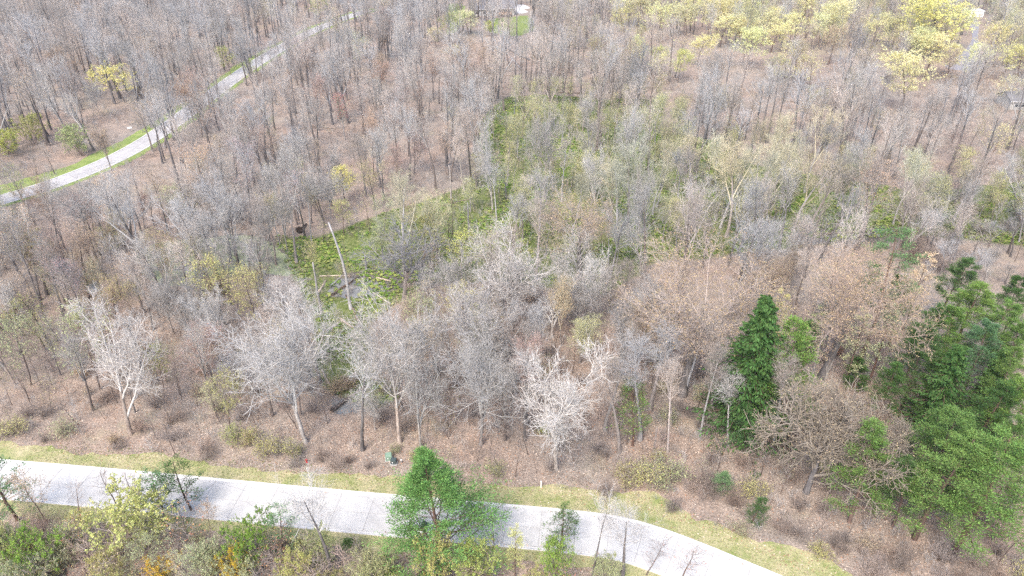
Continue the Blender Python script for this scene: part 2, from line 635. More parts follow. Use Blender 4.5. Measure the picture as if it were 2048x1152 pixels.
# --- Dogwood road: kerbs, slabs, verges
def build_road():
    line = FAR_EDGE
    inner_a, inner_b = offset(line, -0.5), offset(line, -ROAD_W + 0.5)
    B = Build()
    v, q = strip(offset(line, -0.2), offset(line, -ROAD_W + 0.2), 0.012)
    B.add(v, q)
    road = tag(obj('road', B.mesh('road_base', [M['joint']], False)), 'pale concrete road curving along the wood', kind='structure')
    for a, b in ((offset(line, 0.0), inner_a), (inner_b, offset(line, -ROAD_W))):
        B = Build()
        n = len(a)
        hi, lo = 0.13, 0.05
        # rolled kerb: outer face, crown, slope to the gutter
        outer_is_a = np.linalg.norm(a[0] - line[0]) < 0.1
        o, i_ = (a, b) if outer_is_a else (b, a)
        m1, m2 = o + (i_ - o) * 0.25, o + (i_ - o) * 0.55
        rows = [(o, 0.0), (o, hi), (m1, hi), (m2, lo), (i_, 0.035), (i_, 0.0)]
        v = np.concatenate([np.column_stack([r, np.full(n, z)]) for r, z in rows])
        k = np.arange(n - 1)
        q = np.concatenate([np.stack([k + s * n, k + s * n + 1, k + (s + 1) * n + 1, k + (s + 1) * n], 1) for s in range(len(rows) - 1)])
        B.add(v, q)
        obj('kerb', B.mesh('kerb', [M['kerb']], False), road)
    mid = offset(line, -ROAD_W / 2)
    per = 4
    for lane, (a, b) in enumerate(((inner_a, mid), (mid, inner_b))):
        for s in range(lane * 0, len(line) - per - 1, per):
            i0, i1 = s, s + per
            pts = []
            u = b[i0:i1 + 1] - a[i0:i1 + 1]
            u = u / np.linalg.norm(u, axis=1, keepdims=True)
            A, C = a[i0:i1 + 1] + u * 0.03, b[i0:i1 + 1] - u * 0.03
            tt = A[1] - A[0]
            tt = tt / np.linalg.norm(tt)
            A, C = A.copy(), C.copy()
            A[0] += tt * 0.03; C[0] += tt * 0.03
            A[-1] -= tt * 0.03; C[-1] -= tt * 0.03
            Bs = Build()
            prism_strip(Bs, A, C, 0.006, 0.032 + random.uniform(-0.003, 0.003))
            sl = obj('slab', Bs.mesh('slab', [M['concrete']], False), road)
    # verges
    n = len(line)
    t = np.linspace(0, 1, n)
    far_w = 3.2 + 1.4 * np.clip((t - 0.5) * 3, 0, 1) + ragged(n, 0.7, 3)
    for nm, a, b, lab in (('grass_verge', offset(line, far_w), offset(line, 0.01), 'strip of dry yellow green grass between road and wood'),
                          ('grass_verge', offset(line, -ROAD_W - 0.01), offset(line, -ROAD_W - 2.6 + ragged(n, 0.8, 4)), 'narrow grass strip on the near side of the road')):
        v, q = strip(a, b, 0.02)
        tag(obj(nm, Build().add(v, q).mesh(nm, [M['dry_turf']], False)), lab, kind='structure')
    return far_w


FAR_W = build_road()


def build_trail():
    n = len(TRAIL)
    v, q = strip(offset(TRAIL, 3.6), offset(TRAIL, -3.6), 0.02)
    road = tag(obj('trail_road', Build().add(v, q).mesh('trail_road', [M['joint']], False)), 'pale concrete lane curving away through bare trees', kind='structure')
    for s in (1, -1):
        B = Build()
        prism_strip(B, offset(TRAIL, s * 3.7), offset(TRAIL, s * 3.2), 0.0, 0.12)
        obj('kerb', B.mesh('kerb', [M['kerb']], False), road)
    for lane in (0, 1):
        o0, o1 = (3.2, 0.03) if lane == 0 else (-0.03, -3.2)
        a, b = offset(TRAIL, o0), offset(TRAIL, o1)
        for s in range(0, n - 4, 3):
            A, C = a[s:s + 4].copy(), b[s:s + 4].copy()
            tt = (A[1] - A[0]) / np.linalg.norm(A[1] - A[0])
            A[0] += tt * 0.03; C[0] += tt * 0.03
            B = Build()
            prism_strip(B, A, C, 0.01, 0.042)
            obj('slab', B.mesh('slab', [M['lane_concrete']], False), road)
    for s, a0, a1, lab in ((1, 3.71, 6.4, 'bright green grass strip above the curving lane'), (-1, 3.71, 5.4, 'green grass strip below the curving lane')):
        tt = np.linspace(0, 1, n)
        a, b = offset(TRAIL, s * (a1 + (5.0 if s > 0 else 1.5) * np.clip(1.15 - tt * 2.6, 0, 1) + ragged(n, 0.9, 8 + s))), offset(TRAIL, s * a0)
        if s < 0:
            a, b = b, a
        v, q = strip(a, b, 0.024)
        tag(obj('grass_verge', Build().add(v, q).mesh('grass_verge', [M['green_turf']], False)), lab, kind='structure')


build_trail()


def flat_shape(px, z, seed, amp=0.5):
    """Irregular flat outline on the ground as a fan mesh (one n-gon split to triangles round its centre)."""
    P = np.array(ground_poly(px))
    closed = np.vstack([P, P[:2]])
    out = []
    for i in range(len(P)):
        for s in np.linspace(0, 1, 6, endpoint=False):
            a, b, c, d = P[i - 1], P[i], closed[i + 1], closed[(i + 2) % len(P)]
            out.append(0.5 * (2 * b + (c - a) * s + (2 * a - 5 * b + 4 * c - d) * s ** 2 + (3 * b - a - 3 * c + d) * s ** 3))
    out = np.array(out)
    c = out.mean(0)
    r = np.random.default_rng(seed).normal(0, amp * 0.35, len(out))
    out = out + nrm(out - c) * r[:, None]
    n = len(out)
    v = np.column_stack([out, np.full(n, z)])
    t = tessellate_polygon([[Vector(p) for p in v]])
    fixed = []
    for a, b, c_ in t:
        if np.cross(v[b, :2] - v[a, :2], v[c_, :2] - v[a, :2]) < 0:
            b, c_ = c_, b
        fixed.append((a, b, c_))
    return v, fixed


def flat(name, px, mat, label, z=0.02, seed=1, amp=0.5):
    v, t = flat_shape(px, z, seed, amp)
    return tag(obj(name, Build().add(v, t=t).mesh(name, [mat], False)), label, kind='structure')


flat('pond', POND_PX, M['duckweed'], 'woodland pond covered with pale green duckweed', 0.02, 1, 0.8)
flat('pool_water', [(660, 820), (672, 803), (700, 797), (724, 806), (716, 822), (690, 829)], M['water'], 'small grey pool beside the fallen trunk near the white trees', 0.02, 2)
flat('pool_water', [(655, 590), (670, 566), (700, 556), (740, 560), (775, 572), (760, 588), (700, 596)], M['water'], 'shallow swamp pool among the fallen logs', 0.02, 3, 0.9)
flat('pool_water', [(815, 560), (830, 548), (850, 545), (868, 552), (850, 562)], M['water'], 'little bright pool right of the big dead tree', 0.02, 4)
flat('pool_water', [(172, 580), (178, 568), (190, 563), (198, 570), (194, 582), (182, 586)], M['water'], 'grey puddle left of the duckweed pond', 0.02, 5)
flat('stream', [(1590, 484), (1640, 468), (1700, 464), (1765, 458), (1790, 464), (1740, 474), (1660, 484), (1610, 492)], M['water'], 'dark shallow stream behind the tall layered pine', 0.02, 6, 0.8)

# ------------------------------------------------------------------ trees: branch growth
def grow(start, d, length, r0, segs, wander, trop, rng, tip=0.3):
    n = len(start)
    pts = np.empty((n, segs + 1, 3))
    pts[:, 0] = start
    d = nrm(d)
    for s in range(segs):
        d = nrm(d + rng.normal(0, wander, (n, 3)) + np.array([0, 0, trop]))
        pts[:, s + 1] = pts[:, s] + d * (length / segs)[:, None]
    rad = r0[:, None] * np.linspace(1, tip, segs + 1)[None]
    return pts, rad


def spawn(pts, rad, n, t0, t1, ang, rng, flatten=0.0):
    """n children on each parent: start, direction, parent radius there, position along it, parent index."""
    Np, K = pts.shape[:2]
    t = t0 + (t1 - t0) * (np.arange(n)[None] + rng.random((Np, n))) / n
    f = np.clip(t * (K - 1), 0, K - 1.001)
    i = f.astype(int)
    fr = (f - i)[..., None]
    row = np.arange(Np)[:, None]
    p = pts[row, i] * (1 - fr) + pts[row, i + 1] * fr
    tan = nrm(pts[row, i + 1] - pts[row, i])
    r = rad[row, i] * (1 - fr[..., 0]) + rad[row, i + 1] * fr[..., 0]
    u, v = frame(tan)
    az = np.arange(n)[None] * 2.39996 + rng.random((Np, 1)) * 6.28 + rng.normal(0, 0.5, (Np, n))
    a = np.radians(rng.uniform(ang[0], ang[1], (Np, n)))[..., None]
    az = az[..., None]
    d = np.cos(a) * tan + np.sin(a) * (np.cos(az) * u + np.sin(az) * v)
    if flatten:
        d[..., 2] *= 1 - flatten
    return p.reshape(-1, 3), nrm(d.reshape(-1, 3)), r.ravel(), t.ravel(), np.repeat(np.arange(Np), n)


def leaf_quads(B, c, size, rng, mat=1, aspect=0.6, axis=None, spread=1.0, updir=0.0):
    """A small quad per point; axis: preferred direction of its long side."""
    n = len(c)
    a = rng.normal(0, 1, (n, 3)) * spread
    if axis is not None:
        a = a + axis
    a[:, 2] += updir
    a = nrm(a)
    b = nrm(np.cross(a, rng.normal(0, 1, (n, 3))))
    s = size * rng.uniform(0.6, 1.3, n)
    a = a * s[:, None] * 0.5
    b = b * s[:, None] * 0.5 * aspect
    v = np.stack([c - a - b * 0.5, c - a * 0.1 + b, c + a + b * 0.2, c + a * 0.1 - b], 1)
    i = np.arange(n)[:, None] * 4 + np.arange(4)
    B.add(v.reshape(-1, 3), i, mat=mat)


def jit(p, s, rng):
    return p + rng.normal(0, s, p.shape)


def finish(name, TB, CB, tm, cm, H, W):
    return dict(trunk=TB.mesh(name + '_trunk', tm), crown=CB.mesh(name + '_crown', cm), H=H, W=W)


def spread_of(*arrs):
    P = np.concatenate([a.reshape(-1, 3) for a in arrs])
    r = np.sort(np.hypot(P[:, 0], P[:, 1]))
    return 2 * r[int(len(r) * 0.91)], np.sort(P[:, 2])[int(len(P) * 0.995)]


def forest_tree(seed, H=22.0, leaf=0, leaf_size=0.1, clear=0.5, wide=1.0, lod=0, twig='twig_grey', bark='bark_grey', fork=False, dense=1.0):
    """Tall woodland tree: long clear bole, narrow airy crown of fine twigs."""
    rng = np.random.default_rng(seed)
    TB, CB = Build(), Build()
    K = 8 if lod == 0 else 4
    st = np.array([[0, 0, -0.15]])
    lean = np.array([[rng.normal(0, 0.04), rng.normal(0, 0.04), 1.0]])
    tp, tr = grow(st, lean, np.array([H * 0.9]), np.array([(0.33 if lod == 0 else 0.40) * H / 22]), K, 0.04, 0.02, rng, 0.16)
    tr[:, 0] *= 1.35
    TB.tubes(tp, tr, 7 if lod == 0 else 5)
    stems, srad = tp, tr
    if fork:
        p, d, r, t, _ = spawn(tp, tr, 2, clear * 0.55, clear * 0.9, (18, 30), rng)
        fp, fr = grow(p, d, np.full(2, H * 0.5), r * 0.8, K, 0.05, 0.06, rng, 0.2)
        CB.tubes(fp, fr, 6 if lod == 0 else 4)
    p, d, r, t, _ = spawn(stems, srad, int(16 * dense), clear, 0.99, (22, 48), rng)
    if fork:
        a = spawn(fp, fr, 5, 0.3, 0.99, (28, 55), rng)
        p, d, r, t = np.concatenate([p, a[0]]), np.concatenate([d, a[1]]), np.concatenate([r, a[2]]), np.concatenate([t, clear + (1 - clear) * a[3]])
    prof = np.sin(np.clip((t - clear) / (1 - clear), 0, 1) * 2.2 + 0.5) * 0.6 + 0.35
    lp, lr = grow(p, d, H * 0.29 * wide * prof * rng.uniform(0.7, 1.25, len(p)), np.maximum(r * 0.5, 0.045), 4 if lod == 0 else 3, 0.1, 0.13, rng)
    CB.tubes(lp, lr, 4 if lod == 0 else 3)
    p, d, r, t, pi = spawn(np.concatenate([lp]), lr, 6 if lod == 0 else 5, 0.22, 0.98, (25, 55), rng)
    ll = np.linalg.norm(lp[:, -1] - lp[:, 0], axis=1)[pi]
    bp, br = grow(p, d, ll * rng.uniform(0.3, 0.55, len(p)) * (1.15 - 0.5 * t), np.maximum(r * 0.5, 0.03), 3 if lod == 0 else 2, 0.14, 0.11, rng)
    CB.tubes(bp, br, 3)
    if lod == 0:
        p, d, r, t, pi = spawn(bp, br, 5, 0.2, 0.98, (22, 50), rng)
        ll = np.linalg.norm(bp[:, -1] - bp[:, 0], axis=1)[pi]
        kp, kr = grow(p, d, np.clip(ll * rng.uniform(0.4, 0.7, len(p)), 0.5, 1.8), np.full(len(p), 0.017), 2, 0.16, 0.09, rng, 0.6)
        CB.tubes(kp, kr, 3)
        p, d, r, t, pi = spawn(kp, kr, 3, 0.25, 1.0, (25, 60), rng)
        fp_, fr_ = grow(p, d, rng.uniform(0.4, 0.95, len(p)), np.full(len(p), 0.0095), 1, 0.1, 0.05, rng, 0.7)
        CB.tubes(fp_, fr_, 3)
        tips = fp_
    else:
        p, d, r, t, pi = spawn(bp, br, 5, 0.2, 1.0, (22, 50), rng)
        fp_, fr_ = grow(p, d, rng.uniform(0.9, 1.9, len(p)), np.full(len(p), 0.019), 1, 0.1, 0.05, rng, 0.6)
        CB.tubes(fp_, fr_, 3)
        tips = fp_
    if leaf:
        k = int(leaf * len(tips))
        sel = rng.integers(0, len(tips), k)
        fr_ = rng.uniform(0.3, 1.05, (k, 1))
        c = tips[sel, 0] * (1 - fr_) + tips[sel, -1] * fr_
        leaf_quads(CB, jit(c, 0.06, rng), leaf_size, rng)
    W, top = spread_of(tips)
    return finish('forest_tree', TB, CB, [M[bark]], [M[twig], M['leaf']], top, W)


def spreading_tree(seed, H=22.0, stems=4, leaf=0, leaf_size=0.1, twig='twig_pale', bark='bark_pale', low=0.2, thick=1.0, fine=4, wide=1.0, gnarl=0.12):
    """Open grown tree forking low into a few stout limbs, pale branches standing out."""
    rng = np.random.default_rng(seed)
    TB, CB = Build(), Build()
    tp, tr = grow(np.array([[0, 0, -0.15]]), np.array([[rng.normal(0, .05), rng.normal(0, .05), 1]]), np.array([H * (low + 0.22)]), np.array([0.36 * H / 22 * thick]), 5, 0.05, 0.02, rng, 0.6)
    tr[:, 0] *= 1.3
    TB.tubes(tp, tr, 8)
    p, d, r, t, _ = spawn(tp, tr, stems, low / (low + 0.22), 1.0, (14, 34 * wide), rng)
    sp, sr = grow(p, d, H * rng.uniform(0.5, 0.68, stems), r * 0.72, 7, gnarl * 0.7, 0.06, rng, 0.2)
    CB.tubes(sp, sr, 6)
    p, d, r, t, pi = spawn(sp, sr, 10, 0.1, 0.99, (30, 66), rng)
    lp, lr = grow(p, d, H * rng.uniform(0.17, 0.29, len(p)) * (1.15 - 0.5 * t) * wide, np.maximum(r * 0.5, 0.065 * thick), 5, gnarl, 0.07, rng, 0.35)
    CB.tubes(lp, lr, 4)
    p, d, r, t, pi = spawn(lp, lr, 8, 0.15, 0.99, (30, 60), rng)
    ll = np.linalg.norm(lp[:, -1] - lp[:, 0], axis=1)[pi]
    bp, br = grow(p, d, ll * rng.uniform(0.3, 0.55, len(p)), np.maximum(r * 0.55, 0.042 * thick), 3, gnarl, 0.05, rng, 0.5)
    CB.tubes(bp, br, 3)
    p, d, r, t, pi = spawn(bp, br, 5, 0.2, 1.0, (25, 60), rng)
    ll = np.linalg.norm(bp[:, -1] - bp[:, 0], axis=1)[pi]
    kp, kr = grow(p, d, np.clip(ll * rng.uniform(0.4, 0.7, len(p)), 0.5, 1.6), np.full(len(p), 0.027 * thick), 2, gnarl, 0.04, rng, 0.6)
    CB.tubes(kp, kr, 3)
    tips = kp
    if fine:
        p, d, r, t, pi = spawn(kp, kr, fine, 0.2, 1.0, (25, 60), rng)
        tips, kr2 = grow(p, d, rng.uniform(0.35, 0.8, len(p)), np.full(len(p), 0.0125 * thick), 1, 0.1, 0.03, rng, 0.7)
        CB.tubes(tips, kr2, 3)
    if leaf:
        k = int(leaf * len(tips))
        sel = rng.integers(0, len(tips), k)
        f = rng.uniform(0.3, 1.05, (k, 1))
        leaf_quads(CB, jit(tips[sel, 0] * (1 - f) + tips[sel, -1] * f, 0.07, rng), leaf_size, rng)
    W, top = spread_of(tips)
    return finish('spreading_tree', TB, CB, [M[bark]], [M[twig], M['leaf']], top, W)


def dome_oak(seed, H=20.0, leaf=3.0, leaf_size=0.1, twig='twig_brown', bark='bark_grey'):
    """Broad domed crown of very fine twigs with opening buds."""
    rng = np.random.default_rng(seed)
    TB, CB = Build(), Build()
    tp, tr = grow(np.array([[0, 0, -0.15]]), np.array([[rng.normal(0, .06), rng.normal(0, .06), 1]]), np.array([H * 0.62]), np.array([0.38]), 6, 0.05, 0.02, rng, 0.45)
    tr[:, 0] *= 1.3
    TB.tubes(tp, tr, 8)
    p, d, r, t, _ = spawn(tp, tr, 15, 0.5, 1.0, (30, 74), rng)
    d[:, 2] = np.abs(d[:, 2])
    lp, lr = grow(p, d, H * rng.uniform(0.36, 0.5, len(p)) * (1.25 - 0.45 * t), r * 0.36, 6, 0.1, 0.09, rng, 0.22)
    CB.tubes(lp, lr, 5)
    p, d, r, t, pi = spawn(lp, lr, 13, 0.22, 0.99, (28, 60), rng)
    bp, br = grow(p, d, H * rng.uniform(0.09, 0.17, len(p)), np.maximum(r * 0.45, 0.022), 4, 0.14, 0.1, rng, 0.4)
    CB.tubes(bp, br, 3)
    p, d, r, t, pi = spawn(bp, br, 7, 0.25, 0.99, (25, 60), rng)
    kp, kr = grow(p, d, rng.uniform(0.7, 1.5, len(p)), np.full(len(p), 0.016), 2, 0.15, 0.08, rng, 0.6)
    CB.tubes(kp, kr, 3)
    p, d, r, t, pi = spawn(kp, kr, 4, 0.2, 1.0, (25, 60), rng)
    tips, r4 = grow(p, d, rng.uniform(0.35, 0.75, len(p)), np.full(len(p), 0.010), 1, 0.1, 0.05, rng, 0.7)
    CB.tubes(tips, r4, 3)
    k = int(leaf * len(tips))
    sel = rng.integers(0, len(tips), k)
    leaf_quads(CB, jit(tips[sel, -1], 0.06, rng), leaf_size, rng)
    W, top = spread_of(tips)
    return finish('dome_oak', TB, CB, [M[bark]], [M[twig], M['leaf']], top, W)


def leafy_tree(seed, H=18.0, low=0.3, wide=1.0, per=6, leaf_size=0.22, twig='twig_brown', bark='bark_brown', stems=1):
    """Tree or big bush in fresh leaf: clumps of small leaves with gaps between them."""
    rng = np.random.default_rng(seed)
    TB, CB = Build(), Build()
    st = np.zeros((stems, 3))
    st[:, 2] = -0.1
    if stems > 1:
        st[:, :2] = rng.normal(0, 0.25, (stems, 2))
    d = np.column_stack([rng.normal(0, 0.05 if stems == 1 else 0.3, (stems, 2)), np.ones(stems)])
    tp, tr = grow(st, d, np.full(stems, H * 0.88), np.full(stems, 0.22 * H / 18 / stems ** 0.4), 7, 0.06, 0.03, rng, 0.15)
    TB.tubes(tp, tr, 6)
    p, d, r, t, _ = spawn(tp, tr, max(8, 24 // stems), low, 0.99, (35, 72), rng)
    q = np.clip((t - low) / (1 - low), 0, 1)
    prof = np.sqrt(np.clip(1.05 - q ** 1.6, 0.05, 1)) * (0.55 + 0.45 * np.clip(q * 4, 0, 1))
    lp, lr = grow(p, d, H * 0.40 * wide * prof * rng.uniform(0.7, 1.15, len(p)), np.maximum(r * 0.45, 0.03), 4, 0.12, 0.1, rng)
    CB.tubes(lp, lr, 4)
    p, d, r, t, pi = spawn(lp, lr, 7, 0.25, 1.0, (28, 65), rng)
    ll = np.linalg.norm(lp[:, -1] - lp[:, 0], axis=1)[pi]
    bp, br = grow(p, d, ll * rng.uniform(0.3, 0.5, len(p)), np.maximum(r * 0.5, 0.016), 3, 0.15, 0.06, rng)
    CB.tubes(bp, br, 3)
    p, d, r, t, pi = spawn(bp, br, 5, 0.2, 1.0, (30, 65), rng)
    kp, kr = grow(p, d, H / 18 * rng.uniform(0.5, 1.1, len(p)), np.full(len(p), 0.012), 2, 0.15, 0.04, rng, 0.6)
    CB.tubes(kp, kr, 3)
    keep = rng.random(len(kp)) < 0.86
    kk = kp[keep]
    sel = np.repeat(np.arange(len(kk)), per)
    f = rng.uniform(0.1, 1.1, (len(sel), 1))
    c = kk[sel, 0] * (1 - f) + kk[sel, -1] * f
    leaf_quads(CB, jit(c, 0.13 * H / 18, rng), leaf_size, rng, aspect=0.75)
    W, top = spread_of(kp)
    return finish('leafy_tree', TB, CB, [M[bark]], [M[twig], M['leaf']], top, W)


def spruce_tree(seed, H=20.0, R=3.0, clear=0.05):
    rng = np.random.default_rng(seed)
    TB, CB = Build(), Build()
    tp, tr = grow(np.array([[0, 0, -0.15]]), np.array([[0, 0, 1.0]]), np.array([H]), np.array([0.26]), 8, 0.008, 0.02, rng, 0.06)
    TB.tubes(tp, tr, 7)
    n = 300
    p, d, r, t, _ = spawn(tp, tr, n, clear, 0.985, (80, 105), rng)
    L = R * (1.02 - t) ** 0.92 * rng.uniform(0.5, 1.2, n) + 0.3
    bp, br = grow(p, d, L, np.clip(r * 0.3, 0.012, 0.05), 4, 0.05, -0.03, rng)
    bp[:, -1, 2] += 0.1 * L
    CB.tubes(bp, br, 3)
    m = 66
    row = np.repeat(np.arange(n), m)
    f = rng.uniform(0.12, 1.0, len(row))
    x = np.clip(f * 4, 0, 3.999)
    i = x.astype(int)
    fr = (x - i)[:, None]
    c = bp[row, i] * (1 - fr) + bp[row, i + 1] * fr
    side = nrm(np.cross(d, [0, 0, 1]))[row]
    s = rng.uniform(-1, 1, len(row))
    w_ = L[row] * 0.32 * (1.15 - f)
    c = c + side * (s * w_)[:, None]
    c[:, 2] -= rng.uniform(0.0, 0.45, len(row)) * (0.4 + 0.6 * np.abs(s))
    ax = d[row] * 0.9 + side * np.sign(s)[:, None] * 0.5
    ax[:, 2] -= 0.75
    leaf_quads(CB, c, 0.36, rng, aspect=0.36, axis=ax * 1.6, spread=0.55)
    return finish('spruce', TB, CB, [M['pine_bark']], [M['pine_bark'], M['needle']], H, spread_of(bp[:, 2:])[0] * 1.05)


def pine_tree(seed, H=18.0, R=3.2, clear=0.35, nb=46, tuft=70, clump=0.62, sparse=0.0, conical=0.6, leaf_size=0.26, upsweep=0.1, nsub=5, foot=0.62):
    """Pine with clumps of needle sprays at the ends of tiered branches."""
    rng = np.random.default_rng(seed)
    TB, CB = Build(), Build()
    tp, tr = grow(np.array([[0, 0, -0.15]]), np.array([[rng.normal(0, .03), rng.normal(0, .03), 1.0]]), np.array([H * 0.97]), np.array([0.22 * H / 18]), 8, 0.025, 0.02, rng, 0.12)
    TB.tubes(tp, tr, 7)
    p, d, r, t, _ = spawn(tp, tr, nb, clear, 0.99, (62, 92), rng)
    q = np.clip((t - clear) / (1 - clear), 0, 1)
    prof = (1.04 - q) ** conical * (foot + (1 - foot) * np.clip(q * 5, 0, 1))
    L = R * prof * rng.uniform(0.6, 1.15, nb) + 0.35
    bp, br = grow(p, d, L, np.clip(r * 0.35, 0.018, 0.08), 4, 0.08, upsweep, rng)
    CB.tubes(bp, br, 4)
    p2, d2, r2, t2, pi = spawn(bp, br, nsub, 0.35, 1.0, (25, 60), rng, 0.4)
    sp, sr = grow(p2, d2, L[pi] * rng.uniform(0.22, 0.42, len(p2)), np.full(len(p2), 0.014), 2, 0.12, 0.08, rng)
    CB.tubes(sp, sr, 3)
    keep = rng.random(len(sp)) > sparse
    cc = sp[keep]
    n = len(cc)
    sel = np.repeat(np.arange(n), tuft // 2)
    f = rng.uniform(0.2, 1.1, (len(sel), 1))
    c = cc[sel, 0] * (1 - f) + cc[sel, -1] * f
    g = rng.normal(0, clump * 0.42, c.shape)
    g[:, 2] = np.abs(g[:, 2]) * 0.6 - 0.06
    c = c + g
    ax = nrm(g + 1e-3) * 0.8 + nrm(cc[sel, -1] - cc[sel, 0]) * 0.6
    ax[:, 2] += 0.35
    leaf_quads(CB, c, leaf_size, rng, aspect=0.34, axis=ax * 1.4, spread=0.55)
    return finish('pine', TB, CB, [M['pine_bark']], [M['pine_bark'], M['needle']], H, spread_of(sp)[0])


def shrub_plant(seed, H=3.0, leaf=0.0, leaf_size=0.12, twig='twig_brown', n=22, wide=1.0):
    rng = np.random.default_rng(seed)
    TB, CB = Build(), Build()
    st = np.column_stack([rng.normal(0, 0.25 * wide, (n, 2)), np.full(n, -0.08)])
    d = np.column_stack([st[:, :2] * 1.3 + rng.normal(0, 0.28 * wide, (n, 2)), np.ones(n)])
    tp, tr = grow(st, d, H * rng.uniform(0.6, 1.0, n), np.full(n, 0.03), 5, 0.1, 0.0, rng, 0.3)
    TB.tubes(tp, tr, 4)
    p, d, r, t, _ = spawn(tp, tr, 9, 0.2, 1.0, (25, 60), rng)
    lp, lr = grow(p, d, H * rng.uniform(0.18, 0.4, len(p)), np.full(len(p), 0.014), 3, 0.15, 0.03, rng)
    CB.tubes(lp, lr, 3)
    p, d, r, t, _ = spawn(lp, lr, 6, 0.2, 1.0, (25, 60), rng)
    kp, kr = grow(p, d, H * rng.uniform(0.1, 0.2, len(p)), np.full(len(p), 0.009), 1, 0.1, 0.02, rng, 0.7)
    CB.tubes(kp, kr, 3)
    if leaf:
        k = int(leaf * len(kp))
        sel = rng.integers(0, len(kp), k)
        f = rng.uniform(0.2, 1.1, (k, 1))
        leaf_quads(CB, jit(kp[sel, 0] * (1 - f) + kp[sel, -1] * f, 0.05, rng), leaf_size, rng)
    W, top = spread_of(kp)
    return finish('shrub', TB, CB, [M['bark_brown']], [M[twig], M['leaf']], top, W)


def sapling_tree(seed, H=8.0, twig='twig_brown', leaf=0.0, leaf_size=0.1):
    rng = np.random.default_rng(seed)
    TB, CB = Build(), Build()
    tp, tr = grow(np.array([[0, 0, -0.1]]), np.array([[rng.normal(0, .08), rng.normal(0, .08), 1]]), np.array([H]), np.array([0.07]), 6, 0.05, 0.02, rng, 0.2)
    TB.tubes(tp, tr, 5)
    p, d, r, t, _ = spawn(tp, tr, 18, 0.3, 1.0, (35, 65), rng)
    lp, lr = grow(p, d, H * rng.uniform(0.12, 0.24, len(p)) * (1.2 - 0.6 * t), np.full(len(p), 0.018), 3, 0.12, 0.06, rng)
    CB.tubes(lp, lr, 3)
    p, d, r, t, _ = spawn(lp, lr, 7, 0.2, 1.0, (25, 60), rng)
    kp, kr = grow(p, d, rng.uniform(0.4, 0.9, len(p)), np.full(len(p), 0.01), 2, 0.12, 0.04, rng, 0.6)
    CB.tubes(kp, kr, 3)
    if leaf:
        k = int(leaf * len(kp))
        sel = rng.integers(0, len(kp), k)
        leaf_quads(CB, jit(kp[sel, -1], 0.12, rng), leaf_size, rng)
    W, top = spread_of(kp)
    return finish('sapling', TB, CB, [M['bark_brown']], [M[twig], M['leaf']], top, W)


LIB = {}
LIB['bare'] = [forest_tree(100 + i, 22, clear=0.5 + 0.06 * (i % 3), wide=0.8 + 0.12 * (i % 4), fork=i % 3 == 1) for i in range(8)]
LIB['bud'] = [forest_tree(200 + i, 20, leaf=1.8, leaf_size=0.16, clear=0.36 + 0.05 * (i % 3), wide=1.0 + 0.1 * (i % 4), fork=i % 2 == 1, twig='twig_brown' if i % 2 else 'twig_grey') for i in range(6)]
LIB['slim'] = [forest_tree(260 + i, 20, leaf=0.8 * (i % 2), leaf_size=0.12, clear=0.5 + 0.05 * i, wide=0.62 + 0.08 * i, fork=i % 2 == 0, twig='twig_grey' if i % 2 else 'twig_olive', bark='bark_silver') for i in range(4)]
LIB['swamp_bud'] = [forest_tree(240 + i, 16, leaf=2.4, leaf_size=0.15, clear=0.3 + 0.06 * i, wide=1.05 + 0.1 * i, fork=i % 2 == 0, twig='twig_olive', bark='wood_dead') for i in range(4)]
LIB['pale'] = [spreading_tree(300 + i, 22, stems=4 + i % 3, low=0.14 + 0.06 * (i % 3), wide=1.0 + 0.15 * (i % 3), fine=2) for i in range(6)]
LIB['dead'] = [spreading_tree(331, 20, stems=4, fine=0, twig='wood_dead', bark='wood_dead', low=0.3, thick=1.35, wide=1.25, gnarl=0.2)]
LIB['scrub_oak'] = [spreading_tree(341 + i, 15, stems=5, leaf=1.4, leaf_size=0.14, twig='wood_pale', bark='bark_grey', low=0.16, thick=1.45, wide=1.45, gnarl=0.17, fine=2) for i in range(2)]
LIB['dome'] = [dome_oak(400 + i) for i in range(3)]
LIB['leafy'] = [leafy_tree(500 + i, 18, 0.28 + 0.06 * (i % 3), 0.95 + 0.12 * (i % 3), per=9, leaf_size=0.25) for i in range(5)]
LIB['light_leafy'] = [leafy_tree(520 + i, 14, 0.3, 1.0, per=4, leaf_size=0.18) for i in range(4)]
LIB['bushy'] = [leafy_tree(540 + i, 7, 0.1, 1.25, per=9, leaf_size=0.145, stems=5) for i in range(3)]
LIB['spruce'] = [spruce_tree(600 + i, 20, 4.6) for i in range(2)]
LIB['pine'] = [pine_tree(620 + i, 18, 3.4, clear=0.26 + 0.06 * i, nb=40, nsub=8, tuft=150, clump=0.52, conical=0.7, sparse=0.08, leaf_size=0.18) for i in range(4)]
LIB['white_pine'] = [pine_tree(640, 24, 4.2, clear=0.42, nb=34, tuft=80, clump=0.7, sparse=0.15, conical=0.4, upsweep=0.03)]
LIB['soft_pine'] = [pine_tree(635 + i, 15, 3.0, clear=0.14, nb=52, nsub=7, tuft=80, clump=0.5, conical=0.75, foot=0.8, leaf_size=0.19, sparse=0.1) for i in range(2)]
LIB['big_pine'] = [pine_tree(645, 18, 6.6, clear=0.02, nb=70, nsub=11, tuft=120, clump=0.45, conical=1.0, leaf_size=0.2, upsweep=0.2, foot=0.95, sparse=0.04)]
LIB['young_pine'] = [pine_tree(650 + i, 9, 2.6, clear=0.05, nb=58, tuft=64, clump=0.42, conical=0.8, leaf_size=0.22, upsweep=0.16) for i in range(2)]
LIB['thin_pine'] = [pine_tree(660 + i, 11, 1.7, clear=0.2, nb=38, tuft=46, clump=0.45, sparse=0.25, conical=0.45, leaf_size=0.2, nsub=4) for i in range(3)]
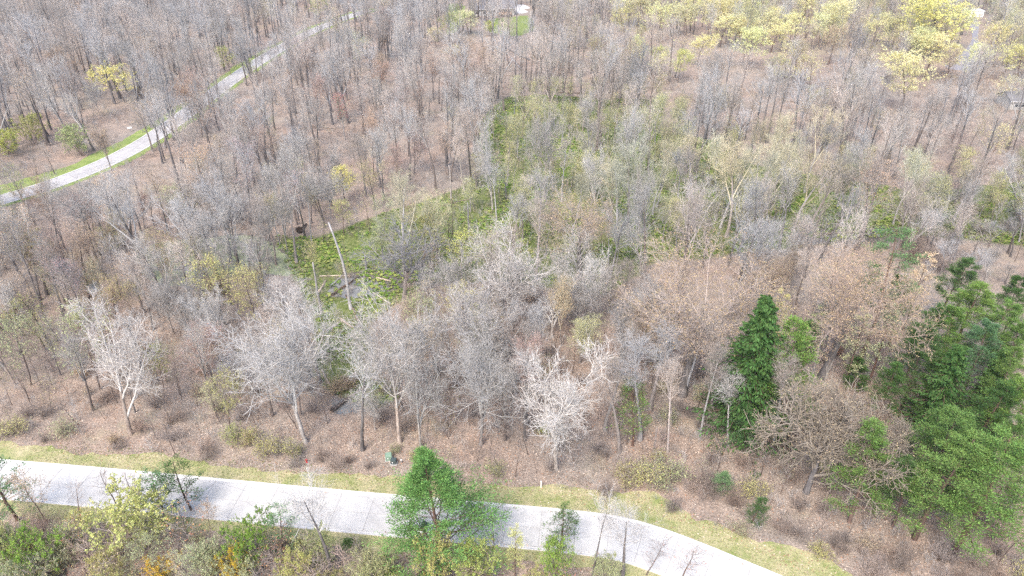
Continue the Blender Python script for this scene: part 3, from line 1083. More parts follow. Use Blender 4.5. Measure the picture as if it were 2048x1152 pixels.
LIB['shrub'] = [shrub_plant(700 + i, 3.0, wide=1 + 0.3 * (i % 2)) for i in range(3)]
LIB['leafy_shrub'] = [shrub_plant(720 + i, 3.0, leaf=1.6, leaf_size=0.15, wide=1.1) for i in range(3)]
LIB['sapling'] = [sapling_tree(740 + i, 8.0) for i in range(4)]
LIB['bud_sapling'] = [sapling_tree(760 + i, 7.0, leaf=1.6, leaf_size=0.11) for i in range(3)]
LIB['far_bare'] = [forest_tree(800 + i, 22, lod=1, clear=0.52 + 0.06 * (i % 3), wide=0.85 + 0.12 * (i % 4), fork=i % 3 == 1) for i in range(6)]
LIB['far_swamp'] = [forest_tree(840 + i, 20, lod=1, leaf=2.6, leaf_size=0.24, clear=0.3, wide=1.1, twig='twig_olive', bark='wood_dead') for i in range(2)]
LIB['far_bud'] = [forest_tree(830 + i, 20, lod=1, leaf=1.6, leaf_size=0.24, clear=0.38, wide=1.05) for i in range(3)]

COLOURS = dict(road_pine=(0.125, 0.26, 0.075), ochre=(0.58, 0.44, 0.265), orange=(0.60, 0.42, 0.26), pink=(0.50, 0.33, 0.29), tan=(0.58, 0.45, 0.29), olive=(0.54, 0.53, 0.20), lime=(0.50, 0.56, 0.15), yellow=(0.76, 0.735, 0.30),
               pale_yellow=(0.75, 0.725, 0.39), green=(0.26, 0.40, 0.07), red=(0.58, 0.16, 0.18), gold=(0.68, 0.50, 0.05), bright_pine=(0.132, 0.222, 0.052), mid_pine=(0.072, 0.138, 0.038),
               dark_pine=(0.058, 0.122, 0.03), blue_pine=(0.12, 0.22, 0.09), dead_tan=(0.60, 0.45, 0.28), sage=(0.46, 0.49, 0.26), rust=(0.50, 0.27, 0.15), none=(0.3, 0.25, 0.2))
THINGS = []        # (object, dict for its label)


def tree(kind, name, cat, x, y, h, width=None, colour='none', rz=None, idx=None, lean=(0, 0), group=None, **lab):
    lib = LIB[kind]
    a = lib[RNG.integers(len(lib)) if idx is None else idx % len(lib)]
    e = bpy.data.objects.new(name, None)
    COL.objects.link(e)
    e.empty_display_size = 0.5
    s = h / a['H']
    sx = s * RNG.uniform(0.78, 1.32) if width is None else width / a['W']
    sx = min(max(sx, 0.5 * s), 2.0 * s)
    e.location = (x, y, 0)
    e.rotation_euler = (lean[0], lean[1], RNG.uniform(0, 6.28) if rz is None else rz)
    e.scale = (sx, sx, s)
    obj('trunk', a['trunk'], e)
    c = obj('crown', a['crown'], e)
    v = RNG.uniform(0.9, 1.12)
    col = COLOURS[colour]
    c.color = (col[0] * v * RNG.uniform(0.94, 1.06), col[1] * v, col[2] * v * RNG.uniform(0.9, 1.1), 1)
    e['category'] = cat
    if group:
        e['group'] = group
    THINGS.append((e, dict(h=h, colour=colour, kind=kind, **lab)))
    return e


CLEAR = []         # (x0, y0, x1, y1, distance, chance that a nearer filled-in crown is left out)
HEROES = []        # taken places: (x, y, radius)


def keep_view(b, h, wd, kind):
    lo, hi = (0.45, 1.0) if kind in ('leafy', 'pale', 'dome', 'light_leafy', 'dead', 'bud', 'white_pine') else (0.15, 1.0)
    (a, c), dep = pix([(b[0], b[1], h * lo), (b[0], b[1], h * hi)])
    hw = (wd or h * 0.35) / dep[1] * FPX * 0.5
    CLEAR.append((min(a[0], c[0]) - hw, c[1], max(a[0], c[0]) + hw, a[1], math.hypot(b[0], b[1]), 0.7 if kind in ('pale', 'dome') else 0.95))


def hero(kind, name, cat, label, bx, by, ty, wpx=None, colour='none', r=2.5, **kw):
    """A tree seen in the photo: foot at pixel (bx, by), top at row ty, crown wpx pixels wide."""
    b = at(bx, by)
    h = height_at(b, ty)
    dep = pix([(b[0], b[1], h * 0.7)])[1][0]
    wd = None if wpx is None else wpx * dep / FPX
    e = tree(kind, name, cat, b[0], b[1], h, wd, colour, label=label, **kw)
    HEROES.append((b[0], b[1], r))
    keep_view(b, h, wd, kind)
    return e


def hero_top(kind, name, cat, label, tx, ty, h, wpx=None, colour='none', r=2.5, **kw):
    """A tree whose top shows at pixel (tx, ty) and which is h metres tall."""
    b = at(tx, ty, h)
    dep = pix([(b[0], b[1], h * 0.7)])[1][0]
    wd = None if wpx is None else wpx * dep / FPX
    e = tree(kind, name, cat, b[0], b[1], h, wd, colour, label=label, **kw)
    HEROES.append((b[0], b[1], r))
    keep_view(b, h, wd, kind)
    return e


# --- pale, open grown trees with white branches
PALE = [(262, 868, 615, 195, 'broad pale tree with several leaning trunks left of the duckweed pond, nearest the road'),
        (30, 770, 565, 95, 'pale branched tree at the far left beside yellow green bushes'),
        (800, 885, 598, 165, 'white branched tree rising over the grey pool and fallen trunk'),
        (842, 895, 668, 95, 'slim white tree just left of the green utility boxes wood edge'),
        (612, 885, 625, 190, 'wide pale grey tree leaning over the fallen trunk from the left'),
        (962, 890, 655, 160, 'pale pinkish tree left of the thick pale tree by the marker post'),
        (1112, 938, 672, 160, 'thick pale tree with white crown above the white marker post'),
        (1022, 660, 462, 150, 'whitest round crowned tree in the middle of the wood'),
        (945, 775, 565, 135, 'white branched tree in front of the whitest round crowned tree'),
        (348, 668, 545, 75, 'pale tree with steep white forks at the edge of the duckweed pond'),
        (392, 715, 562, 85, 'pale pinkish tree beside the yellow green trees by the pond'),
        (445, 720, 575, 80, 'pale twiggy tree between pond trees and olive bushes'),
        (1118, 600, 498, 55, 'small white tree right of the whitest round crowned tree'),
        (1185, 640, 505, 70, 'greyish white tree left of the big domed orange oak'),
        (200, 235, 148, 48, 'white branched tree left of the bright yellow tree by the lane'),
        (122, 240, 192, 34, 'small white tree far left, beyond the lane'),
        (675, 372, 292, 42, 'white twiggy tree above the small yellow tree in the brown wood'),
        (985, 420, 225, 55, 'tall pale tree at the left edge of the green swamp'),
        (1090, 400, 200, 60, 'tall pale tree with forked trunk in the green swamp'),
        (1255, 370, 205, 60, 'pale grey tree at the upper edge of the swamp'),
        (1275, 480, 330, 60, 'pale grey tree standing in the middle of the swamp'),
        (1190, 440, 290, 60, 'whitish swamp tree between the tall forked one and the tan crowned tree'),
        (575, 500, 345, 50, 'pale tree left of the broken snags')]
for bx, by, ty, wp, lab in PALE:
    hero('pale', 'pale_tree', 'tree', lab, bx, by, ty, wp * (1.2 if by > 560 else 1.0), r=3.5 if by > 700 else 2.5)
hero('dead', 'dead_tree', 'tree', 'big grey dead tree with bare crooked limbs among the fallen logs', 808, 600, 452, 170, r=3)
hero('scrub_oak', 'oak_tree', 'tree', 'spreading oak with tan dead leaves and pale limbs by the pine grove', 1612, 985, 765, 270, 'tan', r=6, idx=0)
hero('scrub_oak', 'oak_tree', 'tree', 'small pale limbed oak with tan leaves right of the spreading oak', 1785, 945, 850, 100, 'tan', r=2.5, idx=1)

# --- domed orange budding oaks
for bx, by, ty, wp, cl, lab in [(1365, 790, 503, 300, 'orange', 'big domed orange budding oak in front of the swamp'), (1642, 755, 512, 255, 'orange', 'second domed orange budding oak, left of the layered pine'),
                                (1530, 660, 515, 120, 'tan', 'tan budding oak between the two domed orange oaks'), (1318, 738, 590, 130, 'orange', 'smaller orange budding oak under the left side of the big dome'),
                                (1160, 560, 378, 150, 'tan', 'tan crowned tree in the middle of the swamp')]:
    hero('dome', 'budding_tree', 'tree', lab, bx, by, ty, wp * 1.08, 'ochre' if cl == 'orange' else cl, r=3.5, group='budding trees in the wood')

# --- coloured single trees
BUD = [(1122, 690, 552, 62, 'orange', 'swamp_bud', 'narrow orange budding tree below the whitest round crowned tree'), (1285, 800, 680, 62, 'rust', 'bud_sapling', 'rust red sapling in front of the big domed oak'),
       (212, 610, 512, 45, 'orange', 'swamp_bud', 'small bright orange tree at the left end of the duckweed pond'), (690, 280, 180, 46, 'red', 'swamp_bud', 'crimson budding tree in the grey woods above the swamp'),
       (385, 1125, 1022, 105, 'rust', 'bud_sapling', 'rust brown budding tree on the near side of the road'), (1160, 725, 628, 100, 'olive', 'swamp_bud', 'yellow olive budding tree behind the thick pale tree'),
       (1360, 1160, 1062, 95, 'pink', 'bud_sapling', 'reddish twigged tree in front of the road bend'), (1292, 1150, 1075, 70, 'pink', 'bud_sapling', 'pinkish sapling left of the reddish twigged tree by the bend')]
for bx, by, ty, wp, cl, kd, lab in BUD:
    hero(kd, 'budding_tree', 'tree', lab, bx, by, ty, wp, cl, group='budding trees in the wood')

# --- trees in fresh leaf
LEAF = [('leafy', 250, 205, 128, 82, 'yellow', 'bright yellow tree standing alone above the lane'), ('leafy', 690, 408, 333, 46, 'yellow', 'small yellow tree in the brown wood left of the swamp'),
        ('leafy', 1802, 222, 98, 98, 'pale_yellow', 'big pale yellow tree near the house with white framed windows'), ('leafy', 1872, 120, -12, 150, 'yellow', 'largest bright yellow tree in the top right corner'),
        ('leafy', 1850, 160, 70, 110, 'pale_yellow', 'yellow tree in front of the largest bright yellow tree'),
        ('leafy', 1985, 135, 42, 60, 'pale_yellow', 'yellow tree right of the white garage'), ('leafy', 2035, 165, 86, 80, 'yellow', 'yellow tree at the right edge below the garage'),
        ('leafy', 1440, 95, 24, 62, 'pale_yellow', 'pale yellow crown highest in the group right of the house lawn'), ('leafy', 1395, 130, 66, 60, 'pale_yellow', 'pale yellow tree left of centre in the yellow group'),
        ('leafy', 1372, 75, 5, 52, 'pale_yellow', 'pale yellow tree at the top of the yellow group'), ('leafy', 1325, 85, 2, 62, 'pale_yellow', 'leftmost large pale yellow tree of the yellow group'),
        ('leafy', 1542, 105, 40, 55, 'pale_yellow', 'pale yellow tree in the right half of the yellow group'), ('leafy', 1578, 95, 27, 50, 'pale_yellow', 'rightmost pale yellow tree of the yellow group'),
        ('leafy', 1492, 140, 55, 62, 'pale_yellow', 'pale yellow tree low in the middle of the yellow group'), ('leafy', 1355, 165, 98, 38, 'yellow', 'slim yellow tree below the yellow group'),
        ('light_leafy', 1602, 180, 106, 52, 'pale_yellow', 'thinly leaved yellow tree right below the yellow group'), ('light_leafy', 1972, 335, 245, 48, 'pale_yellow', 'thin pale yellow tree on the brown slope at the right edge'),
        ('light_leafy', 1322, 170, 105, 48, 'pale_yellow', 'thin yellow tree left below the yellow group'), ('light_leafy', 1555, 165, 110, 60, 'olive', 'olive tinted tree below the yellow group'),
        ('light_leafy', 1740, 110, 40, 50, 'pale_yellow', 'thin yellow topped tree left of the largest yellow tree'), ('light_leafy', 1250, 90, 10, 60, 'olive', 'olive tree between the house lawn and the yellow group'),
        ('light_leafy', 1655, 130, 52, 70, 'tan', 'tan leaved tree right of the yellow group'), ('light_leafy', 1290, 60, -8, 60, 'pale_yellow', 'pale yellow tree cut by the upper edge right of the house'),
        ('leafy', 937, 70, 20, 52, 'pale_yellow', 'pale yellow tree left of the house'), ('leafy', 978, 72, 42, 28, 'lime', 'small lime tree below the house deck'),
        ('light_leafy', 905, 90, 22, 42, 'lime', 'lime tree on the lawn left of the house'), ('light_leafy', 872, 95, 52, 30, 'pale_yellow', 'small pale yellow tree left of the house lawn'), ('light_leafy', 908, 125, 88, 30, 'pale_yellow', 'low pale yellow tree below the house'),
        ('light_leafy', 642, 45, -3, 46, 'lime', 'lime tree where the lane disappears'), ('light_leafy', 462, 150, 92, 42, 'lime', 'slim lime tree beside the lane'), ('light_leafy', 503, 165, 120, 30, 'lime', 'small lime tree below the lane'),
        ('bushy', 166, 312, 250, 62, 'sage', 'round pale green tree above the lane'), ('bushy', 70, 290, 228, 55, 'olive', 'yellow green tree left of the round pale green tree'), ('bushy', 15, 310, 258, 70, 'lime', 'lime bush at the left edge above the lane'),
        ('light_leafy', 328, 780, 686, 48, 'lime', 'small lime yellow tree right of the broad pale tree'), ('light_leafy', 462, 862, 745, 85, 'olive', 'olive green small tree above the road grass, left of the fallen trunk'),
        ('light_leafy', 452, 650, 508, 120, 'olive', 'yellow green spreading tree in front of the duckweed pond'), ('light_leafy', 520, 665, 525, 85, 'olive', 'olive tree at the right end of the duckweed pond'),
        ('light_leafy', 92, 700, 585, 90, 'olive', 'yellow olive tree at the left between two pale trees'), ('light_leafy', 62, 770, 640, 95, 'sage', 'olive tree with tan bark tones at the left edge'),
        ('bushy', 250, 1115, 1010, 190, 'olive', 'big yellow olive bush tree in front of the road'), ('bushy', 100, 1150, 1062, 100, 'green', 'bright green bush in front of the road at left'),
        ('bushy', 505, 1130, 1032, 110, 'green', 'green bush tree in front of the road, right of the rust brown tree'), ('bushy', 335, 1175, 1118, 78, 'gold', 'golden yellow bush at the lower edge'),
        ('bushy', 475, 1172, 1104, 66, 'gold', 'orange yellow bush right of the golden bush'), ('bushy', 968, 1185, 1092, 110, 'lime', 'round lime green bush in front of the big pine'),
        ('bushy', 868, 1170, 1058, 95, 'olive', 'yellow green bush tree right below the big pine'), ('bushy', 1122, 1180, 1082, 58, 'green', 'upright green bush in front of the road near the bend'),
        ('light_leafy', 98, 1050, 935, 75, 'tan', 'tan budding bush standing before the road at left'), ('bushy', 20, 1150, 1045, 85, 'olive', 'olive bush in the lower left corner'), ('bushy', 60, 1130, 1050, 60, 'sage', 'grey green bush left of the bright green bush'),
        ('light_leafy', 420, 1060, 1005, 40, 'tan', 'little tan bush by the near kerb'), ('bushy', 320, 1170, 1142, 20, 'lime', 'tiny lime bush at the lower edge'), ('bushy', 790, 1175, 1138, 40, 'lime', 'small lime bush at the lower edge left of the pine'),
        ('bushy', 720, 1100, 1075, 32, 'sage', 'small grey green bush on the near grass strip'), ('light_leafy', 2000, 210, 150, 60, 'pale_yellow', 'pale leaved tree over the house at the right edge')]
for kd, bx, by, ty, wp, cl, lab in LEAF:
    hero(kd, 'leafing_tree', 'tree', lab, bx, by, ty, wp * (1.18 if by < 240 else 1.0), cl, r=2.5)

# --- conifers
hero('spruce', 'spruce_tree', 'spruce', 'tall dark green cone shaped spruce in front of the domed oaks', 1476, 866, 584, 185, 'dark_pine', r=4, idx=0)
hero_top('spruce', 'spruce_tree', 'spruce', 'dark spruce in the middle of the pine grove at the right', 1925, 682, 19, 135, 'dark_pine', r=4, idx=1)
hero_top('spruce', 'spruce_tree', 'spruce', 'yellowish dark spruce at the right edge of the pine grove', 2012, 692, 16, 95, 'mid_pine', r=3, idx=0)
hero('white_pine', 'pine_tree', 'pine', 'tall layered pine with long bare trunk behind the grove', 1716, 735, 455, 120, 'blue_pine', r=3)
hero('big_pine', 'pine_tree', 'pine', 'big bushy green pine in front of the road', 884, 1122, 884, 222, 'road_pine', r=6, idx=0)
PINES = [('pine', 1920, 505, 17, 75, 'mid_pine', 'dark green pine behind the grove, right of the tan dead pine'), ('pine', 1826, 545, 16, 66, 'mid_pine', 'green pine right of the tall layered pine'),
         ('thin_pine', 1857, 508, 17, 55, 'dead_tan', 'tan dead pine behind the grove'), ('pine', 1968, 558, 18, 95, 'bright_pine', 'bright green pine at the back right of the grove'),
         ('pine', 2038, 545, 17, 60, 'mid_pine', 'pine cut by the right edge, farthest back'), ('pine', 2030, 608, 18, 80, 'bright_pine', 'green pine at the right edge above the yellowish spruce'),
         ('pine', 1868, 598, 17, 75, 'mid_pine', 'pine in the back row left of the bright one'), ('pine', 1920, 612, 17, 80, 'bright_pine', 'pine between the two brightest back row pines'),
         ('pine', 1862, 648, 17, 80, 'mid_pine', 'light green pine left of the middle dark spruce'), ('pine', 1985, 640, 17, 80, 'blue_pine', 'bluish pine above the yellowish spruce'),
         ('thin_pine', 1788, 612, 16, 62, 'sage', 'grey green thin crowned pine left of the grove'), ('thin_pine', 1735, 618, 16, 56, 'sage', 'grey green thin crowned pine under the tall layered pine'),
         ('pine', 1935, 800, 19, 130, 'bright_pine', 'bright rounded pine in front of the middle dark spruce'), ('pine', 1912, 880, 18, 160, 'bright_pine', 'large bright green pine low in the grove, left of its twin'),
         ('pine', 2008, 895, 19, 190, 'bright_pine', 'largest bright green pine at the lower right'), ('pine', 2035, 752, 18, 110, 'bright_pine', 'pine at the right edge above the largest bright pine'),
         ('pine', 1610, 640, 14, 56, 'mid_pine', 'small pine behind the light green one beside the spruce'),
         ('thin_pine', 1570, 582, 18, 50, 'olive', 'yellow green pine top behind the tall dark spruce'), 
         ('pine', 1840, 915, 13, 75, 'mid_pine', 'pine at the left foot of the large bright pines'), ('thin_pine', 1640, 600, 15, 45, 'sage', 'thin grey green pine right of the small pine'),
         ('pine', 1800, 720, 14, 60, 'mid_pine', 'low pine at the left side of the grove'), ('pine', 2044, 640, 17, 75, 'bright_pine', 'pine at the right edge over the bluish one'), ('pine', 2000, 762, 18, 90, 'mid_pine', 'mid green pine behind the largest bright pine'), ('pine', 2048, 835, 17, 90, 'bright_pine', 'bright pine touching the right edge over the largest one'), ('pine', 1880, 705, 16, 70, 'mid_pine', 'mid green pine left of the middle dark spruce'), ('pine', 2045, 690, 18, 60, 'bright_pine', 'pine beside the yellowish spruce, cut by the right edge')]
for kd, tx, ty, h, wp, cl, lab in PINES:
    hero_top(kd, 'pine_tree', 'pine', lab, tx, ty, h, wp * 1.0, cl, r=3)
SMALL_PINES = [('soft_pine', 1556, 890, 648, 128, 'bright_pine', 'light green pine just right of the tall dark spruce'), ('soft_pine', 1698, 1045, 860, 122, 'bright_pine', 'soft light green pine beside the spreading oak'), ('thin_pine', 1265, 892, 765, 72, 'bright_pine', 'slim light green pine left of the spruce, in the bare wood'), ('soft_pine', 1440, 985, 940, 48, 'blue_pine', 'small bluish pine above the verge at the bend'),
               ('soft_pine', 1503, 1045, 992, 44, 'mid_pine', 'little green pine by the verge right of the bluish one'), ('young_pine', 1706, 780, 720, 44, 'mid_pine', 'young pine between the spreading oak and the grove'),
               ('young_pine', 1480, 885, 800, 60, 'blue_pine', 'bluish low pine at the foot of the tall dark spruce'), ('thin_pine', 36, 1040, 912, 95, 'blue_pine', 'sparse pine with dark trunk at the left end of the road'),
               ('thin_pine', 338, 1050, 945, 72, 'blue_pine', 'sparse grey green pine in front of the road'), ('thin_pine', 383, 1020, 915, 70, 'mid_pine', 'sparse dark pine right of the grey green pine before the road'),
               ('thin_pine', 566, 1120, 1020, 75, 'blue_pine', 'leaning sparse pine in front of the road'), ('thin_pine', 1030, 1155, 1046, 45, 'olive', 'slim twiggy juniper in front of the road'),
               ('thin_pine', 1120, 1105, 1018, 66, 'mid_pine', 'sparse green tree right of the juniper before the road'), ('young_pine', 705, 1105, 1078, 30, 'mid_pine', 'tiny pine on the near grass strip'),
               ('thin_pine', 10, 1160, 1045, 60, 'mid_pine', 'sparse pine in the lower left corner')]
for kd, bx, by, ty, wp, cl, lab in SMALL_PINES:
    hero(kd, 'pine_tree', 'pine', lab, bx, by, ty, wp, cl, r=2)

# --- bare trees along the near side of the road
NEAR = [('bare', 662, 1165, 968, 170, 'widest bare tree in front of the road'), ('sapling', 240, 1020, 912, 82, 'dark bare small tree before the left part of the road'), ('sapling', 276, 1022, 930, 50, 'slim bare tree right of the dark bare one'),
        ('sapling', 988, 1098, 1020, 46, 'grey twiggy conical tree right of the big pine'), ('sapling', 930, 1160, 1065, 40, 'grey thin tree below the big pine'), ('bare', 1183, 1162, 985, 92, 'bare upright tree before the road bend'),
        ('bare', 1245, 1150, 1015, 100, 'bare many branched tree right of the upright one at the bend'), ('sapling', 190, 1160, 1085, 118, 'grey bushy bare tree at the lower left edge'), ('sapling', 745, 1160, 1060, 70, 'thin bare sapling left of the big pine'),
        ('sapling', 160, 1040, 975, 60, 'low bare sapling before the road at the left'), ('sapling', 620, 1150, 1060, 60, 'thin bare sapling left of the widest bare tree')]
for kd, bx, by, ty, wp, lab in NEAR:
    hero(kd, 'bare_tree' if kd == 'bare' else 'sapling', 'tree', lab, bx, by, ty, wp, 'none', r=1.5)
TALL = [(1310, 735, 560), (1367, 790, 600), (1650, 760, 600), (1625, 750, 590), (1245, 760, 600), (1455, 890, 740), (640, 765, 560), (545, 832, 640), (430, 820, 640), (1075, 760, 600), (1010, 880, 700), (1050, 880, 690), (725, 900, 690), (1280, 880, 650), (1340, 850, 640), (1400, 872, 665), (1422, 832, 640), (1238, 905, 710), (1335, 905, 715), (1210, 860, 660), (1545, 900, 700), (1300, 820, 610)]

# ------------------------------------------------------------------ snags and fallen trunks
def snag(bx, by, ty, r, label, tilt=(0, 0), bend=0.0):
    b = at(bx, by)
    h = height_at(b, ty)
    rng = np.random.default_rng(bx)
    e = bpy.data.objects.new('snag', None)
    COL.objects.link(e)
    e.location = b
    e.rotation_euler = (tilt[0], tilt[1], 0)
    k = 8
    z = np.linspace(-0.1, h, k)
    pts = np.zeros((1, k, 3))
    pts[0, :, 2] = z
    pts[0, :, 0] = rng.normal(0, 0.12, k).cumsum() * 0.4 - bend * np.clip(z / h - 0.45, 0, 1) ** 1.2
    rad = np.linspace(r, r * 0.42, k)[None]
    B = Build().tubes(pts, rad, 8, cap=True)
    obj('trunk', B.mesh('snag_trunk', [M['wood_dead']]), e)
    B = Build()
    p, d, rr, t, _ = spawn(pts, rad, 3, 0.45, 0.95, (50, 80), rng)
    bp, br = grow(p, d, rng.uniform(0.5, 1.4, 3), rr * 0.3, 3, 0.15, 0.05, rng)
    for j in range(len(bp)):
        obj('branch', Build().tubes(bp[j:j + 1], br[j:j + 1], 5).mesh('snag_branch', [M['wood_dead']]), e)
    tag(e, label, 'dead tree')
    HEROES.append((b[0], b[1], 3.0))
    keep_view(b, h, 5.0, 'snag')


snag(642, 625, 525, 0.32, 'short grey broken snag left of the fallen logs')
snag(701, 618, 445, 0.36, 'tall bent grey snag beside the fallen logs', bend=4.0)
snag(593, 525, 440, 0.36, 'straight grey snag at the left end of the swamp')
snag(733, 538, 510, 0.3, 'stub of a snag left of the big dead tree')
snag(1306, 905, 852, 0.2, 'thin broken stub in the brush above the verge at the bend')
snag(938, 480, 405, 0.28, 'pale straight snag in the swamp below the brown slope')
snag(902, 398, 330, 0.28, 'slim snag where brown slope meets the swamp')


def log(p0, p1, r, mat, label, branches=4, cat='log', name='fallen_log'):
    a, b = np.array(at(*p0)), np.array(at(*p1))
    rng = np.random.default_rng(int(p0[0] * 7 + p1[1]))
    L = np.linalg.norm(b - a)
    e = bpy.data.objects.new(name, None)
    COL.objects.link(e)
    e.location = tuple(a)
    k = 7
    s = np.linspace(0, 1, k)[:, None]
    pts = ((b - a)[None] * s)
    side = nrm(np.cross(b - a, [0, 0, 1.0]))
    pts = pts + side[None] * (rng.normal(0, 0.012 * L, k).cumsum())[:, None]
    rad = np.linspace(r, r * 0.5, k)
    pts[:, 2] = rad * 0.75
    obj('trunk', Build().tubes(pts[None], rad[None] * rng.uniform(0.72, 1.05, k)[None], 8, cap=True).mesh('log_trunk', [M[mat]]), e)
    if branches:
        p, d, rr, t, _ = spawn(pts[None], rad[None], branches, 0.4, 0.98, (35, 70), rng)
        d[:, 2] = np.abs(d[:, 2]) * 0.6
        bp, br = grow(p, d, rng.uniform(0.12, 0.26, len(p)) * L, rr * 0.35, 4, 0.15, 0.0, rng)
        for j in range(len(bp)):
            B = Build().tubes(bp[j:j + 1], br[j:j + 1], 4)
            p, d, rr, t, _ = spawn(bp[j:j + 1], br[j:j + 1], 5, 0.3, 1, (30, 60), rng)
            kp, kr = grow(p, d, rng.uniform(0.04, 0.1, len(p)) * L, np.full(len(p), 0.02), 2, 0.15, 0.0, rng)
            B.tubes(kp, kr, 3)
            obj('branch', B.mesh('log_branch', [M[mat]]), e)
    tag(e, label, cat, 'fallen trunks in the wood')


LOGS = [((662, 824), (727, 772), 0.42, 'wood_rot', 'thick dark fallen trunk beside the small grey pool', 3), ((664, 592), (717, 556), 0.36, 'wood_rot', 'dark mossy log among the swamp logs', 2), ((783, 609), (731, 578), 0.22, 'wood_pale', 'long pale barkless log right of the tall bent snag', 0),
        ((636, 590), (654, 561), 0.3, 'wood_pale', 'pale broken log right of the short snag', 0), ((598, 563), (626, 559), 0.22, 'wood_pale', 'light log left of the short snag', 1), ((753, 558), (783, 563), 0.3, 'wood_pale', 'light log by the foot of the big dead tree', 0),
        ((652, 664), (679, 646), 0.36, 'wood_pale', 'split pale log below the short snag', 0), ((682, 640), (705, 657), 0.36, 'wood_pale', 'pale log crossing the green herbs below the tall bent snag', 0), ((643, 742), (662, 786), 0.24, 'wood_pale', 'slim pale log left of the thick dark trunk', 0),
        ((1097, 270), (1150, 290), 0.34, 'wood_rot', 'dark log in the upper swamp', 2), ((1104, 304), (1136, 291), 0.26, 'wood_rot', 'short dark log below the upper swamp log', 0), ((1058, 122), (1000, 84), 0.5, 'wood_dead', 'large grey fallen tree below the house lawn', 9),
        ((1042, 141), (1006, 102), 0.35, 'wood_dead', 'second grey fallen tree below the house lawn', 6), ((1032, 186), (1068, 161), 0.32, 'wood_rot', 'fallen trunk at the upper tip of the swamp', 4), ((1116, 186), (1188, 187), 0.26, 'wood_rot', 'straight dark log along the upper swamp edge', 1),
        ((947, 145), (1050, 155), 0.26, 'wood_rot', 'long brown log across the slope below the house', 3), ((977, 219), (999, 219), 0.24, 'wood_rot', 'short log by the upper left swamp edge', 1), ((1440, 272), (1524, 238), 0.3, 'wood_rot', 'long log on the brown slope right of the swamp', 4),
        ((188, 507), (220, 488), 0.3, 'wood_rot', 'log lying left of the duckweed pond', 1), ((352, 94), (384, 78), 0.35, 'wood_rot', 'fallen trunk in the far woods beyond the lane', 3), ((622, 254), (672, 259), 0.26, 'wood_rot', 'thin log left of the crimson tree', 2),
        ((885, 412), (945, 398), 0.24, 'wood_rot', 'log at the foot of the brown slope by the swamp', 1), ((1556, 200), (1700, 215), 0.2, 'wood_rot', 'thin log across the upper right slope', 3), ((660, 575), (690, 545), 0.24, 'wood_dead', 'grey log behind the short snag', 1),
        ((640, 553), (700, 552), 0.2, 'wood_pale', 'light log behind the tall bent snag', 1), ((720, 660), (690, 590), 0.26, 'wood_rot', 'rotten brown log running down from the tall bent snag', 0), ((1640, 470), (1750, 466), 0.3, 'wood_rot', 'dark log lying in the stream', 4)]
for p0, p1, r, mt, lab, nb in LOGS:
    log(p0, p1, r, mt, lab, nb)


def rootball(px, py, r, label):
    b = at(px, py)
    rng = np.random.default_rng(px)
    e = bpy.data.objects.new('uprooted_stump', None)
    COL.objects.link(e)
    e.location = b
    a = np.linspace(0, 2 * np.pi, 14, endpoint=False)
    ring = lambda y, rr: np.stack([np.cos(a) * rr * rng.uniform(0.75, 1.2, 14), np.full(14, y) + rng.normal(0, 0.08, 14), np.maximum(r * 0.9 + np.sin(a) * rr, 0.02)], 1)
    v = np.concatenate([ring(0.35, 0.35 * r), ring(0.2, 0.8 * r), ring(-0.1, 0.95 * r), ring(-0.35, 0.5 * r), [(0, -0.45, r * 0.9)]])
    i = np.arange(14)
    q = np.concatenate([np.stack([i + k * 14, (i + 1) % 14 + k * 14, (i + 1) % 14 + k * 14 + 14, i + k * 14 + 14], 1) for k in range(3)])
    t = np.stack([i + 42, (i + 1) % 14 + 42, np.full(14, 56)], 1)
    obj('root_plate', Build().add(v, q, t).mesh('root_plate', [M['soil']]), e)
    p = np.column_stack([rng.normal(0, 0.3 * r, 12), np.full(12, -0.2), rng.uniform(0.5, 1.4, 12) * r])
    d = np.column_stack([p[:, 0] * 2, np.full(12, -0.8), p[:, 2] - r * 0.8])
    bp, br = grow(p, d, rng.uniform(0.5, 1.0, 12) * r, np.full(12, 0.06), 3, 0.2, 0, rng)
    for j in range(len(bp)):
        obj('root', Build().tubes(bp[j:j + 1], br[j:j + 1], 4).mesh('root', [M['wood_rot']]), e)
    pts = np.array([[(0, 0.2, r * 0.8), (0.3, r * 2.2, r * 0.6), (0.5, r * 4.5, 0.3)]])
    obj('trunk', Build().tubes(pts, np.array([[0.3, 0.26, 0.2]]), 7, cap=True).mesh('stump_trunk', [M['wood_rot']]), e)
    tag(e, label, 'stump', 'uprooted stumps')


M['soil'] = plain_mat('dark_soil', (0.05, 0.038, 0.03), 0.95, 0.1, 0.3, 3.0)
rootball(600, 466, 1.0, 'dark uprooted stump at the swamp edge left of the tall snag')
rootball(840, 537, 0.9, 'dark uprooted stump right of the big dead tree')
rootball(1199, 297, 1.3, 'dark uprooted stump in the upper swamp')
rootball(1423, 374, 1.4, 'dark uprooted stump in the right half of the swamp')
rootball(1100, 322, 0.8, 'small dark stump by the forked pale tree')
rootball(1775, 166, 1.9, 'dark uprooted stump left of the big pale yellow tree')

